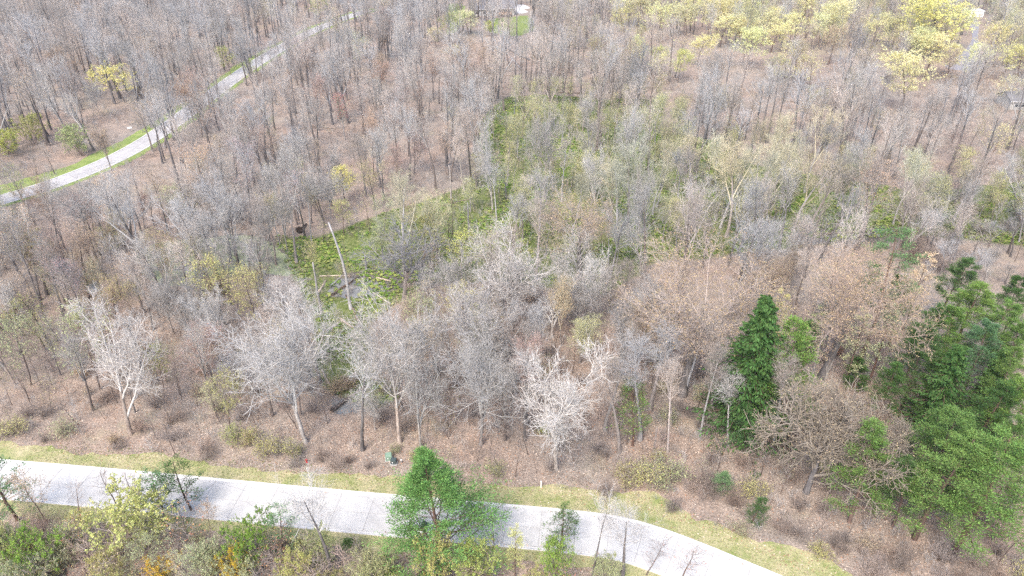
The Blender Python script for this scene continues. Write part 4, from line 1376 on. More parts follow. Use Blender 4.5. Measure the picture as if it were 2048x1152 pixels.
# ------------------------------------------------------------------ small roadside things
M['box_green'] = plain_mat('box_green', (0.20, 0.30, 0.22), 0.45, 0.5, 0.1)
M['box_dark'] = plain_mat('box_dark', (0.055, 0.075, 0.075), 0.4, 0.5, 0.1)
M['white_paint'] = plain_mat('white_paint', (0.78, 0.78, 0.77), 0.45, 0.5, 0.04)
M['red_paint'] = plain_mat('red_paint', (0.42, 0.03, 0.03), 0.4, 0.5, 0.1)
M['metal'] = plain_mat('grey_metal', (0.45, 0.45, 0.46), 0.4, 0.5, 0.1, metal=0.6)
M['pad'] = plain_mat('pad_concrete', (0.4, 0.39, 0.37), 0.9)


def empty(name, loc, rz=0.0):
    e = bpy.data.objects.new(name, None)
    COL.objects.link(e)
    e.location = loc
    e.rotation_euler = (0, 0, rz)
    return e


def utility_box(px, py, w_, d_, h_, mat, label, rz):
    e = empty('utility_box', at(px, py), rz)
    obj('base', Build().box((0, 0, 0.06), (w_ + 0.25, d_ + 0.25, 0.16)).mesh('box_base', [M['pad']], False), e)
    obj('cabinet', Build().box((0, 0, 0.14 + h_ * 0.42), (w_, d_, h_ * 0.84)).mesh('cabinet', [M[mat]], False), e)
    B = Build()
    B.box((0, 0, 0.14 + h_ * 0.84 + h_ * 0.08), (w_ + 0.06, d_ + 0.06, h_ * 0.16), taper=0.86)
    obj('lid', B.mesh('lid', [M[mat]], False), e)
    obj('handle', Build().box((w_ * 0.3, -d_ / 2 - 0.02, h_ * 0.55), (0.05, 0.05, 0.16)).mesh('handle', [M['metal']], False), e)
    obj('notice', Build().box((-w_ * 0.15, -d_ / 2 - 0.006, h_ * 0.6), (0.2, 0.012, 0.16)).mesh('notice', [M['white_paint']], False), e)
    tag(e, label, 'utility box')
    HEROES.append((e.location[0], e.location[1], 2.5))


utility_box(778, 919, 0.95, 0.85, 1.0, 'box_green', 'pale green utility cabinet on the leaf litter by the verge', 0.15)
utility_box(788, 927, 0.85, 0.7, 0.8, 'box_dark', 'dark utility cabinet just right of the pale green one', -0.1)


def pedestal(px, py):
    e = empty('cable_pedestal', at(px, py))
    obj('post', Build().box((0, 0, 0.3), (0.16, 0.14, 0.62)).mesh('pedestal_post', [M['metal']], False), e)
    obj('cap', Build().box((0, 0, 0.66), (0.22, 0.2, 0.12), taper=0.7).mesh('pedestal_cap', [M['white_paint']], False), e)
    tag(e, 'small grey cable pedestal with white cap right of the dark cabinet', 'pedestal')


pedestal(803, 926)


def marker_post(px, py, h, label):
    e = empty('marker_post', at(px, py))
    obj('post', Build().box((0, 0, h / 2), (0.16, 0.12, h)).mesh('marker', [M['white_paint']], False), e)
    obj('cap', Build().box((0, 0, h + 0.05), (0.2, 0.16, 0.1), taper=0.5).mesh('marker_cap', [M['white_paint']], False), e)
    tag(e, label, 'post')
    HEROES.append((e.location[0], e.location[1], 3))


marker_post(1082, 975, 1.25, 'white marker post at the edge of the grass verge')


def hydrant(px, py):
    e = empty('fire_hydrant', at(px, py), 0.4)
    z = np.array([0, 0.05, 0.06, 0.55, 0.56, 0.62, 0.72, 0.78])
    r = np.array([0.17, 0.17, 0.11, 0.11, 0.15, 0.15, 0.10, 0.03])
    pts = np.zeros((1, 8, 3)); pts[0, :, 2] = z
    obj('barrel', Build().tubes(pts, r[None], 12, cap=True).mesh('barrel', [M['red_paint']]), e)
    for s, nm in ((1, 'nozzle'), (-1, 'nozzle')):
        p = np.array([[(0, 0, 0.45), (0.2 * s, 0, 0.45)]])
        obj(nm, Build().tubes(p, np.array([[0.06, 0.06]]), 8, cap=True).mesh('nozzle', [M['red_paint']]), e)
    tag(e, 'red fire hydrant in the brush just above the verge', 'hydrant')


hydrant(614, 925)


def roadside_box(px, py):
    e = empty('roadside_box', at(px, py), 0.5)
    obj('post', Build().box((0, 0, 0.55), (0.12, 0.12, 1.1)).mesh('box_post', [M['wood_dead']], False), e)
    obj('cabinet', Build().box((0, 0, 1.3), (1.5, 0.6, 0.4), taper=0.9).mesh('roadside_cabinet', [M['white_paint']], False), e)
    tag(e, 'small white box on a post beside the curving lane', 'post box')


roadside_box(261, 263)

# car under the big pine
M['car_paint'] = plain_mat('car_paint', (0.72, 0.74, 0.76), 0.25, 0.6, 0.02)
M['car_glass'] = plain_mat('car_glass', (0.02, 0.03, 0.035), 0.08, 0.6, 0.02)
M['rubber'] = plain_mat('rubber', (0.025, 0.025, 0.025), 0.9, 0.2)


def car():
    i = int(np.argmin(np.hypot(ROAD_MID[:, 0] - at(838, 1062)[0], ROAD_MID[:, 1] - at(838, 1062)[1])))
    t = ROAD_MID[i + 1] - ROAD_MID[i - 1]
    e = empty('parked_car', at(842, 1063), math.atan2(t[1], t[0]))
    sec = [(-2.2, .5, .72, .78), (-2.05, .36, .92, .84), (-1.2, .3, .98, .9), (0.0, .28, 1.0, .91), (1.0, .3, .95, .9), (1.9, .34, .84, .86), (2.25, .45, .62, .74)]
    v, n = [], 8
    for x, z0, z1, hw in sec:
        v += [(x, -hw * .9, z0), (x, hw * .9, z0), (x, hw, z0 + .12), (x, hw, (z0 + z1) / 2 + .08), (x, hw * .88, z1), (x, 0, z1 + .04), (x, -hw * .88, z1), (x, -hw, (z0 + z1) / 2)]
    q = [(k * n + j, k * n + (j + 1) % n, (k + 1) * n + (j + 1) % n, (k + 1) * n + j) for k in range(len(sec) - 1) for j in range(n)]
    q += [(0, 1, 2, 7), (2, 3, 6, 7), (3, 4, 5, 6)]
    o = (len(sec) - 1) * n
    q += [(o + 7, o + 2, o + 1, o), (o + 7, o + 6, o + 3, o + 2), (o + 6, o + 5, o + 4, o + 3)]
    obj('body', Build().add(v, q).mesh('car_body', [M['car_paint']]), e)
    cab = [(-1.75, .8, .98), (-1.25, .74, 1.4), (0.25, .72, 1.46), (1.05, .78, .98)]
    vv = []
    for x, hw, z in cab:
        vv += [(x, -hw, z), (x, hw, z)]
    low = [(-1.75, -.8, .95), (-1.75, .8, .95), (1.05, -.78, .95), (1.05, .78, .95)]
    obj('roof', Build().box((-0.5, 0, 1.455), (1.45, 1.42, 0.05), taper=0.95).mesh('car_roof', [M['car_paint']], False), e)
    g = Build().add(vv + low, [(0, 2, 3, 1), (2, 4, 5, 3), (4, 6, 7, 5), (0, 8, 4, 2), (8, 10, 6, 4), (1, 3, 5, 9), (9, 5, 7, 11)])
    obj('windows', g.mesh('car_windows', [M['car_glass']], False), e)
    for x in (-1.35, 1.4):
        for y in (-.82, .82):
            a = np.linspace(0, 2 * np.pi, 16, endpoint=False)
            p = np.array([[(x, y - .1, .33), (x, y + .1, .33)]])
            wh = obj('wheel', Build().tubes(p, np.array([[.33, .33]]), 16, cap=True).mesh('tyre', [M['rubber']], False), e)
            p = np.array([[(x, y - .11, .33), (x, y + .11, .33)]])
            obj('rim', Build().tubes(p, np.array([[.2, .2]]), 12, cap=True).mesh('rim', [M['metal']], False), wh)
    for y in (-.6, .6):
        obj('headlight', Build().box((2.16, y, .66), (.12, .3, .12)).mesh('headlight', [M['white_paint']], False), e)
    tag(e, 'white car with dark windows half hidden under the big bushy pine', 'car')


car()

# ------------------------------------------------------------------ houses
M['roof_grey'] = plain_mat('roof_grey', (0.19, 0.185, 0.195), 0.9, 0.2, 0.15, 1.2)
M['siding'] = plain_mat('siding', (0.46, 0.45, 0.43), 0.7, 0.3, 0.05)
M['wood_deck'] = plain_mat('wood_deck', (0.34, 0.21, 0.13), 0.8, 0.2, 0.2)
M['glass'] = plain_mat('window_glass', (0.03, 0.04, 0.05), 0.08, 0.6, 0.05)
M['skylight'] = plain_mat('skylight_glass', (0.55, 0.6, 0.65), 0.05, 0.8, 0.02)
M['dark_wood'] = plain_mat('dark_wood', (0.07, 0.045, 0.035), 0.8, 0.2, 0.2)


def gable(B, L, W, z0, rise, over=0.6, th=0.25):
    x, y = L / 2 + over, W / 2 + over
    for s in (1, -1):
        v = [(-x, s * y, z0), (x, s * y, z0), (x, 0, z0 + rise), (-x, 0, z0 + rise), (-x, s * y, z0 + th), (x, s * y, z0 + th), (x, 0, z0 + rise + th), (-x, 0, z0 + rise + th)]
        q = [(0, 1, 2, 3), (7, 6, 5, 4), (0, 4, 5, 1), (1, 5, 6, 2), (3, 2, 6, 7), (0, 3, 7, 4)]
        B.add(v, [f[::-1] for f in q] if s < 0 else q)
    return B


def house(px, py, L, W, hw, rise, rz, label, windows, name='house', roof='roof_grey', wall='siding'):
    e = empty(name, at(px, py), rz)
    B = Build().box((0, 0, hw / 2), (L, W, hw))
    g = [(-L / 2, -W / 2, hw), (-L / 2, W / 2, hw), (-L / 2, 0, hw + rise * 0.94), (L / 2, -W / 2, hw), (L / 2, W / 2, hw), (L / 2, 0, hw + rise * 0.94)]
    B.add(g, t=[(0, 2, 1), (3, 4, 5)])
    obj('wall', B.mesh('house_wall', [M[wall]], False), e)
    rf = obj('roof', gable(Build(), L, W, hw + 0.02, rise).mesh('house_roof', [M[roof]], False), e)
    for x in (-L / 2 - 0.62, L / 2 + 0.62):
        pass
    for s in (1, -1):
        obj('gutter', Build().box((0, s * (W / 2 + 0.68), hw + 0.1), (L + 1.2, 0.16, 0.2)).mesh('gutter', [M['white_paint']], False), rf)
    for x, z, ww, hh in windows:
        wn = obj('window', Build().box((x, -W / 2 - 0.04, z), (ww + 0.3, 0.1, hh + 0.3)).mesh('window_frame', [M['white_paint']], False), e)
        k = max(1, int(ww / 1.1))
        for j in range(k):
            obj('pane', Build().box((x - ww / 2 + (j + 0.5) * ww / k, -W / 2 - 0.08, z), (ww / k - 0.12, 0.06, hh)).mesh('pane', [M['glass']], False), wn)
    tag(e, label, 'house')
    HEROES.append((e.location[0], e.location[1], max(L, W) * 0.62))
    return e, rf


h1, rf1 = house(985, 28, 24, 11, 3.6, 4.0, 0.12, 'grey roofed house with two skylights and a deck at the top of the photo', [(-9, 2.0, 2.2, 1.4), (-5, 2.0, 2.2, 1.4), (-1, 2.0, 1.6, 1.4), (9.5, 2.0, 2.2, 1.4)])
for x in (2.0, 4.6):
    s = obj('skylight', Build().box((x, -2.9, 3.62 + 4.0 * (1 - 2.9 / 6.1) + 0.36), (1.3, 1.6, 0.2)).mesh('skylight', [M['skylight']], False), rf1)
    s.rotation_euler = (0, 0, 0)
dk = Build().box((6, -8.0, 1.5), (8.5, 4.6, 0.22))
deck = obj('deck', dk.mesh('deck_floor', [M['wood_deck']], False), h1)
for x in np.linspace(2.0, 10.0, 5):
    obj('post', Build().box((x, -10.1, 1.2), (0.2, 0.2, 2.6)).mesh('deck_post', [M['dark_wood']], False), deck)
obj('railing', Build().box((6, -10.2, 2.55), (8.5, 0.14, 0.14)).box((6, -10.2, 2.1), (8.5, 0.08, 0.08)).mesh('railing', [M['wood_deck']], False), deck)
wn = obj('window', Build().box((6, -5.56, 2.5), (6.0, 0.12, 2.2)).mesh('deck_window', [M['wood_deck']], False), h1)
for j in range(4):
    obj('pane', Build().box((3.75 + 1.5 * j, -5.62, 2.5), (1.25, 0.08, 1.9)).mesh('pane', [M['glass']], False), wn)
flat('patio', [(1030, 12), (1046, 9), (1060, 16), (1048, 19), (1056, 24), (1036, 27)], M['kerb'], 'white concrete drive beside the house at the top', 0.05, 7, 0.3)

h2, rf2 = house(2052, 213, 17, 9, 3.0, 2.4, -0.06, 'low house with white framed windows at the right edge', [(-5.2, 1.6, 3.4, 1.0), (0.0, 1.5, 5.2, 1.5), (5.5, 1.6, 2.4, 1.2)])
h3, rf3 = house(2030, 8, 26, 12, 3.4, 4.0, 0.02, 'house with white eaves behind the white garage, top right', [(-8, 1.9, 2, 1.2), (0, 1.9, 2, 1.2)])


def garage():
    e = empty('garage', at(1944, 32), -0.12)
    obj('wall', Build().box((0, 0, 1.6), (9, 6.5, 3.2)).mesh('garage_wall', [M['white_paint']], False), e)
    obj('roof', Build().box((0, 0, 3.32), (9.6, 7.1, 0.24)).mesh('garage_roof', [M['white_paint']], False), e)
    for x in (-2.9, 0, 2.9):
        d = obj('door', Build().box((x, -3.3, 1.3), (2.4, 0.1, 2.3)).mesh('garage_door', [M['white_paint']], False), e)
        for z in (0.75, 1.3, 1.85):
            obj('panel', Build().box((x, -3.38, z), (2.2, 0.06, 0.42)).mesh('door_panel', [M['siding']], False), d)
    tag(e, 'white garage above the driveway in the top right corner', 'garage')
    HEROES.append((e.location[0], e.location[1], 7))


garage()
flat('driveway', [(1934, 34), (1950, 36), (1958, 48), (1956, 75), (1962, 100), (1968, 135), (1948, 142), (1900, 138), (1892, 126), (1930, 100), (1944, 76), (1940, 50)], M['asphalt'], 'grey driveway running down from the white garage', 0.03, 9, 0.6)
DRIVE = ground_poly([(1926, 30), (1952, 30), (1966, 48), (1962, 75), (1970, 100), (1976, 140), (1948, 148), (1885, 143), (1885, 122), (1925, 100), (1936, 76), (1930, 50)])
# brush pile of dark logs far left
for p0, p1, lab in [((-10, 206), (24, 203), 'dark log laid along the far left clearing'), ((5, 256), (46, 250), 'dark log pile behind the lime bush at the left edge'), ((14, 262), (44, 259), 'grey log in front of the dark log pile at the left edge')]:
    log(p0, p1, 0.5, 'wood_rot' if 'dark' in lab else 'wood_dead', lab, 2)

# ------------------------------------------------------------------ filling the wood
def value_noise(P, scale, seed):
    r = np.random.default_rng(seed)
    T = r.random((64, 64))
    q = P / scale
    i = np.floor(q).astype(int)
    f = q - i
    f = f * f * (3 - 2 * f)
    g = lambda a, b: T[(i[:, 0] + a) % 64, (i[:, 1] + b) % 64]
    return (g(0, 0) * (1 - f[:, 0]) + g(1, 0) * f[:, 0]) * (1 - f[:, 1]) + (g(0, 1) * (1 - f[:, 0]) + g(1, 1) * f[:, 0]) * f[:, 1]


FX0, FX1 = -60, 2108          # a little more than the frame


def free(P, rad=1.0):
    """Keep clear of roads, lawns, houses, and already placed trees."""
    ok = dist_line(P, ROAD_MID) > ROAD_W / 2 + 3.6
    ok &= dist_line(P, TRAIL) > 5.0
    for L in LAWNS:
        ok &= ~inside(L, P)
    ok &= ~inside(DRIVE, P)
    H = np.array(HEROES)
    for x, y, r in H:
        ok &= np.hypot(P[:, 0] - x, P[:, 1] - y) > r * rad
    return ok


def in_view(P, h):
    lo, _ = pix(np.column_stack([P, np.zeros(len(P))]))
    hi, dep = pix(np.column_stack([P, np.full(len(P), h)]))
    return (dep > 5) & (np.maximum(lo[:, 0], hi[:, 0]) > FX0) & (np.minimum(lo[:, 0], hi[:, 0]) < FX1) & (hi[:, 1] < 1160) & (lo[:, 1] > -70)


def jitter_grid(step, x0=-420, x1=420, y0=58, y1=640, seed=5, amount=0.44):
    r = np.random.default_rng(seed)
    X, Y = np.meshgrid(np.arange(x0, x1, step), np.arange(y0, y1, step))
    P = np.column_stack([X.ravel(), Y.ravel()])
    return P + r.uniform(-amount, amount, P.shape) * step


R = np.random.default_rng(99)
G = jitter_grid(6.1, seed=5)
G = G[in_view(G, 20)]
# the near side of the road keeps its hand placed trees
side = dist_line(G, ROAD_MID)
nearest = np.array([np.argmin(np.hypot(ROAD_MID[:, 0] - x, ROAD_MID[:, 1] - y)) for x, y in G])
tng = np.gradient(ROAD_MID, axis=0)[nearest]
rel = G - ROAD_MID[nearest]
beyond = (tng[:, 0] * rel[:, 1] - tng[:, 1] * rel[:, 0]) > 0
G = G[beyond & free(G)]
gp, _ = pix(np.column_stack([G, np.zeros(len(G))]))
in_swamp, in_pond = inside(SWAMP, G), inside(POND, G)
BRUSH_PX = [(1790, 400), (2120, 395), (2120, 625), (1990, 600), (1850, 560), (1700, 470)]
in_brush = inside(np.array(BRUSH_PX, float), gp)
YELLOW_PX = [(1180, -70), (1780, -70), (1700, 130), (1560, 190), (1250, 150)]
RIGHT_YELLOW_PX = [(1700, -70), (2120, -70), (2120, 190), (1840, 170), (1700, 120)]
front = gp[:, 1] > 640
grove = inside(np.array([(1690, 560), (2120, 520), (2120, 1200), (1960, 1160), (1760, 1010), (1700, 800)], float), gp)
choice = []
for k in range(len(G)):
    x, y = gp[k]
    u, v = R.random(), R.random()
    c = None
    if grove[k]:
        c = ('sapling', 'none') if u < 0.35 else ('pine', 'mid_pine') if u < 0.47 and x > 1840 else None
    elif in_pond[k]:
        c = ('bare', 'none') if u < 0.5 else ('bud_sapling', 'olive') if u < 0.7 else None
    elif in_swamp[k]:
        c = ('bud', 'olive') if u < 0.26 else ('bud', 'sage') if u < 0.38 else ('bare', 'none') if u < 0.80 else ('pale', 'none') if u < 0.83 else ('bud_sapling', 'olive') if u < 0.92 else None
    elif in_brush[k]:
        c = ('bare', 'none') if u < 0.25 else ('sapling', 'none') if u < 0.75 else ('bud_sapling', 'tan') if u < 0.9 else None
    elif front[k]:
        if x > 1180:
            c = ('bare', 'none') if u < 0.30 else ('sapling', 'none') if u < 0.75 else ('bud_sapling', 'tan') if u < 0.9 else None
        else:
            c = ('bare', 'none') if u < 0.22 else ('sapling', 'none') if u < 0.5 else ('bud', 'pink') if u < 0.6 else ('bud_sapling', 'orange' if v < 0.35 else 'olive') if u < 0.85 else None
    elif inside(np.array(YELLOW_PX, float), gp[k:k + 1])[0] or inside(np.array(RIGHT_YELLOW_PX, float), gp[k:k + 1])[0]:
        c = ('bud', 'olive' if v < 0.5 else 'tan') if u < 0.42 else ('leafy', 'pale_yellow') if u < 0.68 else ('light_leafy', 'pale_yellow') if u < 0.78 else ('bare', 'none')
    elif x > 1100 and y < 360:
        c = ('bud', 'tan' if v < 0.6 else 'olive') if u < 0.28 else ('bare', 'none')
    elif y < 300 and x < 520:
        c = ('bud', 'orange' if v < 0.5 else 'pink' if v < 0.8 else 'tan') if u < 0.16 else ('bare', 'none')
    else:
        c = ('bud', ['orange', 'pink', 'tan', 'olive'][int(v * 3.6)]) if u < 0.26 else ('bare', 'none') if u < 0.9 else ('sapling', 'none')
    choice.append(c)
VIEWS = [([(-20, 375), (110, 340), (225, 292), (260, 335), (120, 388), (-20, 425)], 0.85), ([(0, 372), (110, 340), (225, 292), (330, 238), (425, 165), (440, 200), (350, 290), (230, 345), (120, 388), (0, 425)], 0.6),
         ([(970, 195), (1065, 190), (1070, 250), (975, 255)], 0.6), ([(550, 470), (720, 455), (720, 525), (570, 525)], 0.85), ([(590, 530), (800, 545), (780, 640), (640, 650)], 0.85), ([(630, 640), (735, 600), (740, 790), (650, 780)], 0.9),
         ([(790, 400), (985, 360), (970, 470), (790, 450)], 0.85), ([(1195, 395), (1245, 395), (1245, 490), (1195, 490)], 0.8), ([(1235, 470), (1480, 465), (1480, 515), (1240, 520)], 0.75), ([(1690, 378), (1810, 372), (1810, 415), (1690, 410)], 0.7), ([(280, 480), (560, 480), (590, 560), (290, 565)], 0.2), ([(1950, 370), (2060, 360), (2060, 400), (1950, 400)], 0.6),
         ([(935, -10), (1070, -10), (1070, 85), (895, 85), (895, -10)], 0.5), ([(1880, 30), (1980, 20), (1980, 145), (1880, 145)], 0.0), ([(1945, 190), (2060, 180), (2060, 225), (1945, 225)], 0.4), ([(1000, 255), (1250, 250), (1300, 470), (980, 470)], 0.0),
         ([(640, 265), (900, 290), (930, 370), (760, 420), (640, 440)], 0.7), ([(425, 190), (440, 210), (540, 140), (625, 85), (610, 62), (520, 98)], 0.0)]
KH = dict(bare=21, bud=19, sapling=7.5, bud_sapling=7, pale=19, pine=15, light_leafy=15, leafy=18)
CL = np.array(CLEAR)
for k in range(len(G)):
    c = choice[k]
    if c is None:
        continue
    h = KH[c[0]]
    x, y = G[k]
    wv = h * 0.17
    pts = [(x + a * wv, y, h * z) for z in (0.5, 0.75, 1.0) for a in (-1, 0, 1)]
    q, _ = pix(pts)
    dk = math.hypot(x, y)
    over = (CL[:, 4] > dk + 2) & ((q[:, 0].max() > CL[:, 0]) & (q[:, 0].min() < CL[:, 2]) & (q[:, 1].max() > CL[:, 1]) & (q[:, 1].min() < CL[:, 3]))
    # share of the crown samples that would stand in front of each
    hit = 0.0
    for j in np.nonzero(over)[0]:
        f = np.mean((q[:, 0] > CL[j, 0]) & (q[:, 0] < CL[j, 2]) & (q[:, 1] > CL[j, 1]) & (q[:, 1] < CL[j, 3]))
        if f > 0.15:
            hit = max(hit, CL[j, 5])
    for poly, pr in VIEWS:
        if inside(np.array(poly, float), q).mean() > 0.2 and not inside(np.array(poly, float), gp[k:k + 1])[0]:
            hit = max(hit, pr)
    if R.random() < hit or (gp[k, 1] < 430 and R.random() < 0.40):
        choice[k] = None
order = np.argsort(np.hypot(G[:, 0], G[:, 1]))
LIMIT = dict(bare=140, bud=205, sapling=40, bud_sapling=90, pale=40, pine=30, light_leafy=60, leafy=40)
NAME = dict(bare='bare_tree', bud='budding_tree', sapling='sapling', bud_sapling='budding_sapling', pale='pale_tree', pine='pine_tree', light_leafy='leafing_tree', leafy='leafing_tree')
far_pts = []
used = {}
for k in order:
    c = choice[k]
    if c is None:
        continue
    kd, cl = c
    used[kd] = used.get(kd, 0) + 1
    x, y = G[k]
    h = KH[kd] * R.uniform(0.66, 1.2)
    if in_swamp[k] and kd == 'bud':
        h *= 0.72
    if front[k] and kd in ('bare', 'bud'):
        h *= 0.85
    if used[kd] > LIMIT[kd]:
        far_pts.append((x, y, h, 1 if kd == 'bud' else 0, cl))
        continue
    ln = (R.normal(0, 0.06), R.normal(0, 0.06))
    tree('swamp_bud' if in_swamp[k] and kd == 'bud' else 'slim' if in_swamp[k] and kd == 'bare' else kd, NAME[kd], 'tree', x, y, h, None, cl, lean=ln)
for bx, by, ty in TALL:
    b = at(bx, by)
    tree('slim' if bx > 1190 else 'bare', 'bare_tree', 'tree', b[0], b[1], height_at(b, ty), None, 'none', idx=1 + 2 * (bx % 2) if bx > 1190 else None)
print('individual trees', len(THINGS), 'far trees', len(far_pts), used)

W2 = jitter_grid(5.0, -70, 190, 95, 290, 83)
W2 = W2[inside(SWAMP, W2) & free(W2, 0.6) & in_view(W2, 10)]
w2p, _ = pix(np.column_stack([W2, np.zeros(len(W2))]))
for (x, y), (px_, py_) in zip(W2, w2p):
    u = R.random()
    if u < 0.5 or any(inside(np.array(p_, float), np.array([(px_, py_ - 14)]))[0] and R.random() < 0.9 for p_, pr in VIEWS if pr >= 0.6):
        continue
    kd, cl = ('light_leafy', ['olive', 'sage', 'olive', 'tan'][int(R.random() * 4)]) if u < 0.62 else ('bud_sapling', ['olive', 'sage'][int(R.random() * 2)])
    if math.hypot(x, y) > 165:
        far_pts.append((x, y, R.uniform(7, 12), 1, 'olive' if R.random() < 0.7 else 'tan'))
        continue
    tree(kd, NAME[kd], 'tree', x, y, R.uniform(6.5, 12.0), None, cl, lean=(R.normal(0, 0.05), R.normal(0, 0.05)))
def blocks(x, y, h, chance=0.8):
    q, _ = pix([(x + a * h * 0.16, y, h * z) for z in (0.5, 0.75, 1.0) for a in (-1, 0, 1)])
    dk = math.hypot(x, y)
    for j in np.nonzero(CL[:, 4] > dk + 2)[0]:
        f = np.mean((q[:, 0] > CL[j, 0]) & (q[:, 0] < CL[j, 2]) & (q[:, 1] > CL[j, 1]) & (q[:, 1] < CL[j, 3]))
        if f > 0.25 and R.random() < chance * CL[j, 5]:
            return True
    return False


BR = jitter_grid(4.2, 40, 175, 85, 195, 97)
bpx, _ = pix(np.column_stack([BR, np.zeros(len(BR))]))
okB = free(BR, 0.6) & in_view(BR, 8) & inside(np.array(BRUSH_PX, float), bpx)
for x, y in BR[okB]:
    u = R.random()
    if u < 0.25:
        continue
    h = R.uniform(5, 11)
    tq, _ = pix([(x, y, h * 0.9), (x, y, h * 0.6)])
    if any(inside(np.array(p_, float), tq).any() and R.random() < 0.85 for p_, pr in VIEWS if pr in (0.6, 0.7)):
        continue
    kd, cl = ('bare', 'none') if u < 0.62 else ('shrub', 'none') if u < 0.8 else ('pale', 'none') if u < 0.88 else ('bud_sapling', 'sage')
    tree(kd, NAME.get(kd, kd), 'tree' if kd != 'shrub' else 'shrub', x, y, h if kd != 'shrub' else h * 0.4, None if kd != 'bare' else h * 0.7, cl, lean=(R.normal(0, 0.08), R.normal(0, 0.08)))
LR = jitter_grid(3.4, 30, 75, 58, 90, 98)
lpx, _ = pix(np.column_stack([LR, np.zeros(len(LR))]))
okL = free(LR, 0.5) & in_view(LR, 5) & (lpx[:, 0] > 1500) & (dist_line(LR, ROAD_MID) > ROAD_W / 2 + 6)
for x, y in LR[okL]:
    if R.random() < 0.35:
        continue
    kd = 'sapling' if R.random() < 0.35 else 'shrub'
    tree(kd, kd, 'tree' if kd == 'sapling' else 'shrub', x, y, R.uniform(3, 6.5) if kd == 'sapling' else R.uniform(1.5, 3), None, 'none', lean=(R.normal(0, 0.1), R.normal(0, 0.1)))
MID = jitter_grid(6.0, -190, 70, 80, 190, 91)
mpx, _ = pix(np.column_stack([MID, np.zeros(len(MID))]))
okM = free(MID, 0.7) & in_view(MID, 14) & ~inside(SWAMP, MID) & ~inside(POND, MID) & (dist_line(MID, ROAD_MID) > 16) & (mpx[:, 0] < 1290) & (mpx[:, 1] > 420) & (mpx[:, 1] < 900)
for (x, y), (px_, py_) in zip(MID[okM], mpx[okM]):
    u, v = R.random(), R.random()
    if u < 0.12:
        continue
    h = R.uniform(8, 17)
    top, _ = pix([(x, y, h * 0.9), (x, y, h * 0.6), (x - 2, y, h * 0.75), (x + 2, y, h * 0.75)])
    if blocks(x, y, h) or any(inside(np.array(p_, float), top).any() for p_, pr in VIEWS if pr >= 0.8):
        continue
    kd, cl = ('bare', 'none') if u < 0.42 else ('bud', ['olive', 'pink', 'olive', 'tan', 'orange'][int(v * 5)]) if u < 0.72 else ('light_leafy', ['olive', 'sage', 'lime'][int(v * 3)]) if u < 0.80 else ('pale', 'none') if u < 0.86 else ('sapling', 'none')
    tree(kd, NAME[kd], 'tree', x, y, h if kd != 'sapling' else h * 0.6, None, cl, lean=(R.normal(0, 0.07), R.normal(0, 0.07)))
F = jitter_grid(3.9, -95, 95, 74, 125, 77)
fpx, _ = pix(np.column_stack([F, np.zeros(len(F))]))
kn = np.array([np.argmin(np.hypot(ROAD_MID[:, 0] - x, ROAD_MID[:, 1] - y)) for x, y in F])
relF, tF = F - ROAD_MID[kn], np.gradient(ROAD_MID, axis=0)[kn]
okF = free(F, 0.45) & in_view(F, 6) & ((tF[:, 0] * relF[:, 1] - tF[:, 1] * relF[:, 0]) > 0) & ~inside(SWAMP, F) & (fpx[:, 1] > 560) & (dist_line(F, ROAD_MID) > ROAD_W / 2 + 5.5)
okF &= value_noise(F, 12.0, 15) > 0.3
for (x, y), (px_, py_) in zip(F[okF], fpx[okF]):
    u = R.random()
    if u < 0.34 or px_ > 1780:
        continue
    near = dist_line(np.array([(x, y)]), ROAD_MID)[0] < 14
    kd, cl = ('sapling', 'none') if u < 0.60 else ('bud_sapling', ['olive', 'pink', 'tan', 'sage'][int(R.random() * 4)])
    tree(kd, NAME[kd], 'tree', x, y, R.uniform(3.0, 6.0) if near else R.uniform(4.5, 10.0), None, cl, lean=(R.normal(0, 0.06), R.normal(0, 0.06)))

# bushes at the wood edge: individuals
SHRUBS = [(20, 870, 3.4, 'leafy_shrub', 'olive'), (125, 868, 2.6, 'leafy_shrub', 'sage'), (240, 895, 1.6, 'shrub', 'none'), (500, 890, 3.0, 'leafy_shrub', 'olive'), (540, 905, 3.4, 'leafy_shrub', 'olive'), (470, 880, 2.6, 'leafy_shrub', 'lime'),
          (990, 950, 2.6, 'leafy_shrub', 'olive'), (835, 920, 2.4, 'leafy_shrub', 'olive'), (790, 905, 1.8, 'leafy_shrub', 'sage'), (1290, 965, 4.2, 'leafy_shrub', 'olive'), (1330, 960, 4.0, 'leafy_shrub', 'sage'), (1380, 980, 3.2, 'shrub', 'none'),
          (1415, 985, 3.4, 'shrub', 'none'), (1250, 960, 2.6, 'leafy_shrub', 'olive'), (1470, 1010, 2.6, 'shrub', 'none'), (1640, 1110, 2.0, 'leafy_shrub', 'olive'), (1740, 1140, 2.6, 'shrub', 'none'), (1560, 1060, 2.2, 'shrub', 'none'),
          (1690, 1085, 2.0, 'shrub', 'none'), (1800, 1130, 3.0, 'shrub', 'none'), (1880, 1120, 3.2, 'shrub', 'none'), (1105, 940, 2.2, 'shrub', 'none'), (700, 925, 1.6, 'shrub', 'none'), (650, 920, 2.2, 'shrub', 'none'), (420, 915, 2.4, 'shrub', 'none'),
          (585, 910, 2.8, 'leafy_shrub', 'olive'), (60, 830, 2.8, 'shrub', 'none'), (350, 880, 2.2, 'shrub', 'none'), (1090, 865, 1.6, 'leafy_shrub', 'lime'), (1195, 905, 1.8, 'shrub', 'none')]
for bx, by, h, kd, cl in SHRUBS:
    b = at(bx, by)
    tree(kd, 'shrub', 'shrub', b[0], b[1], h, None, cl)
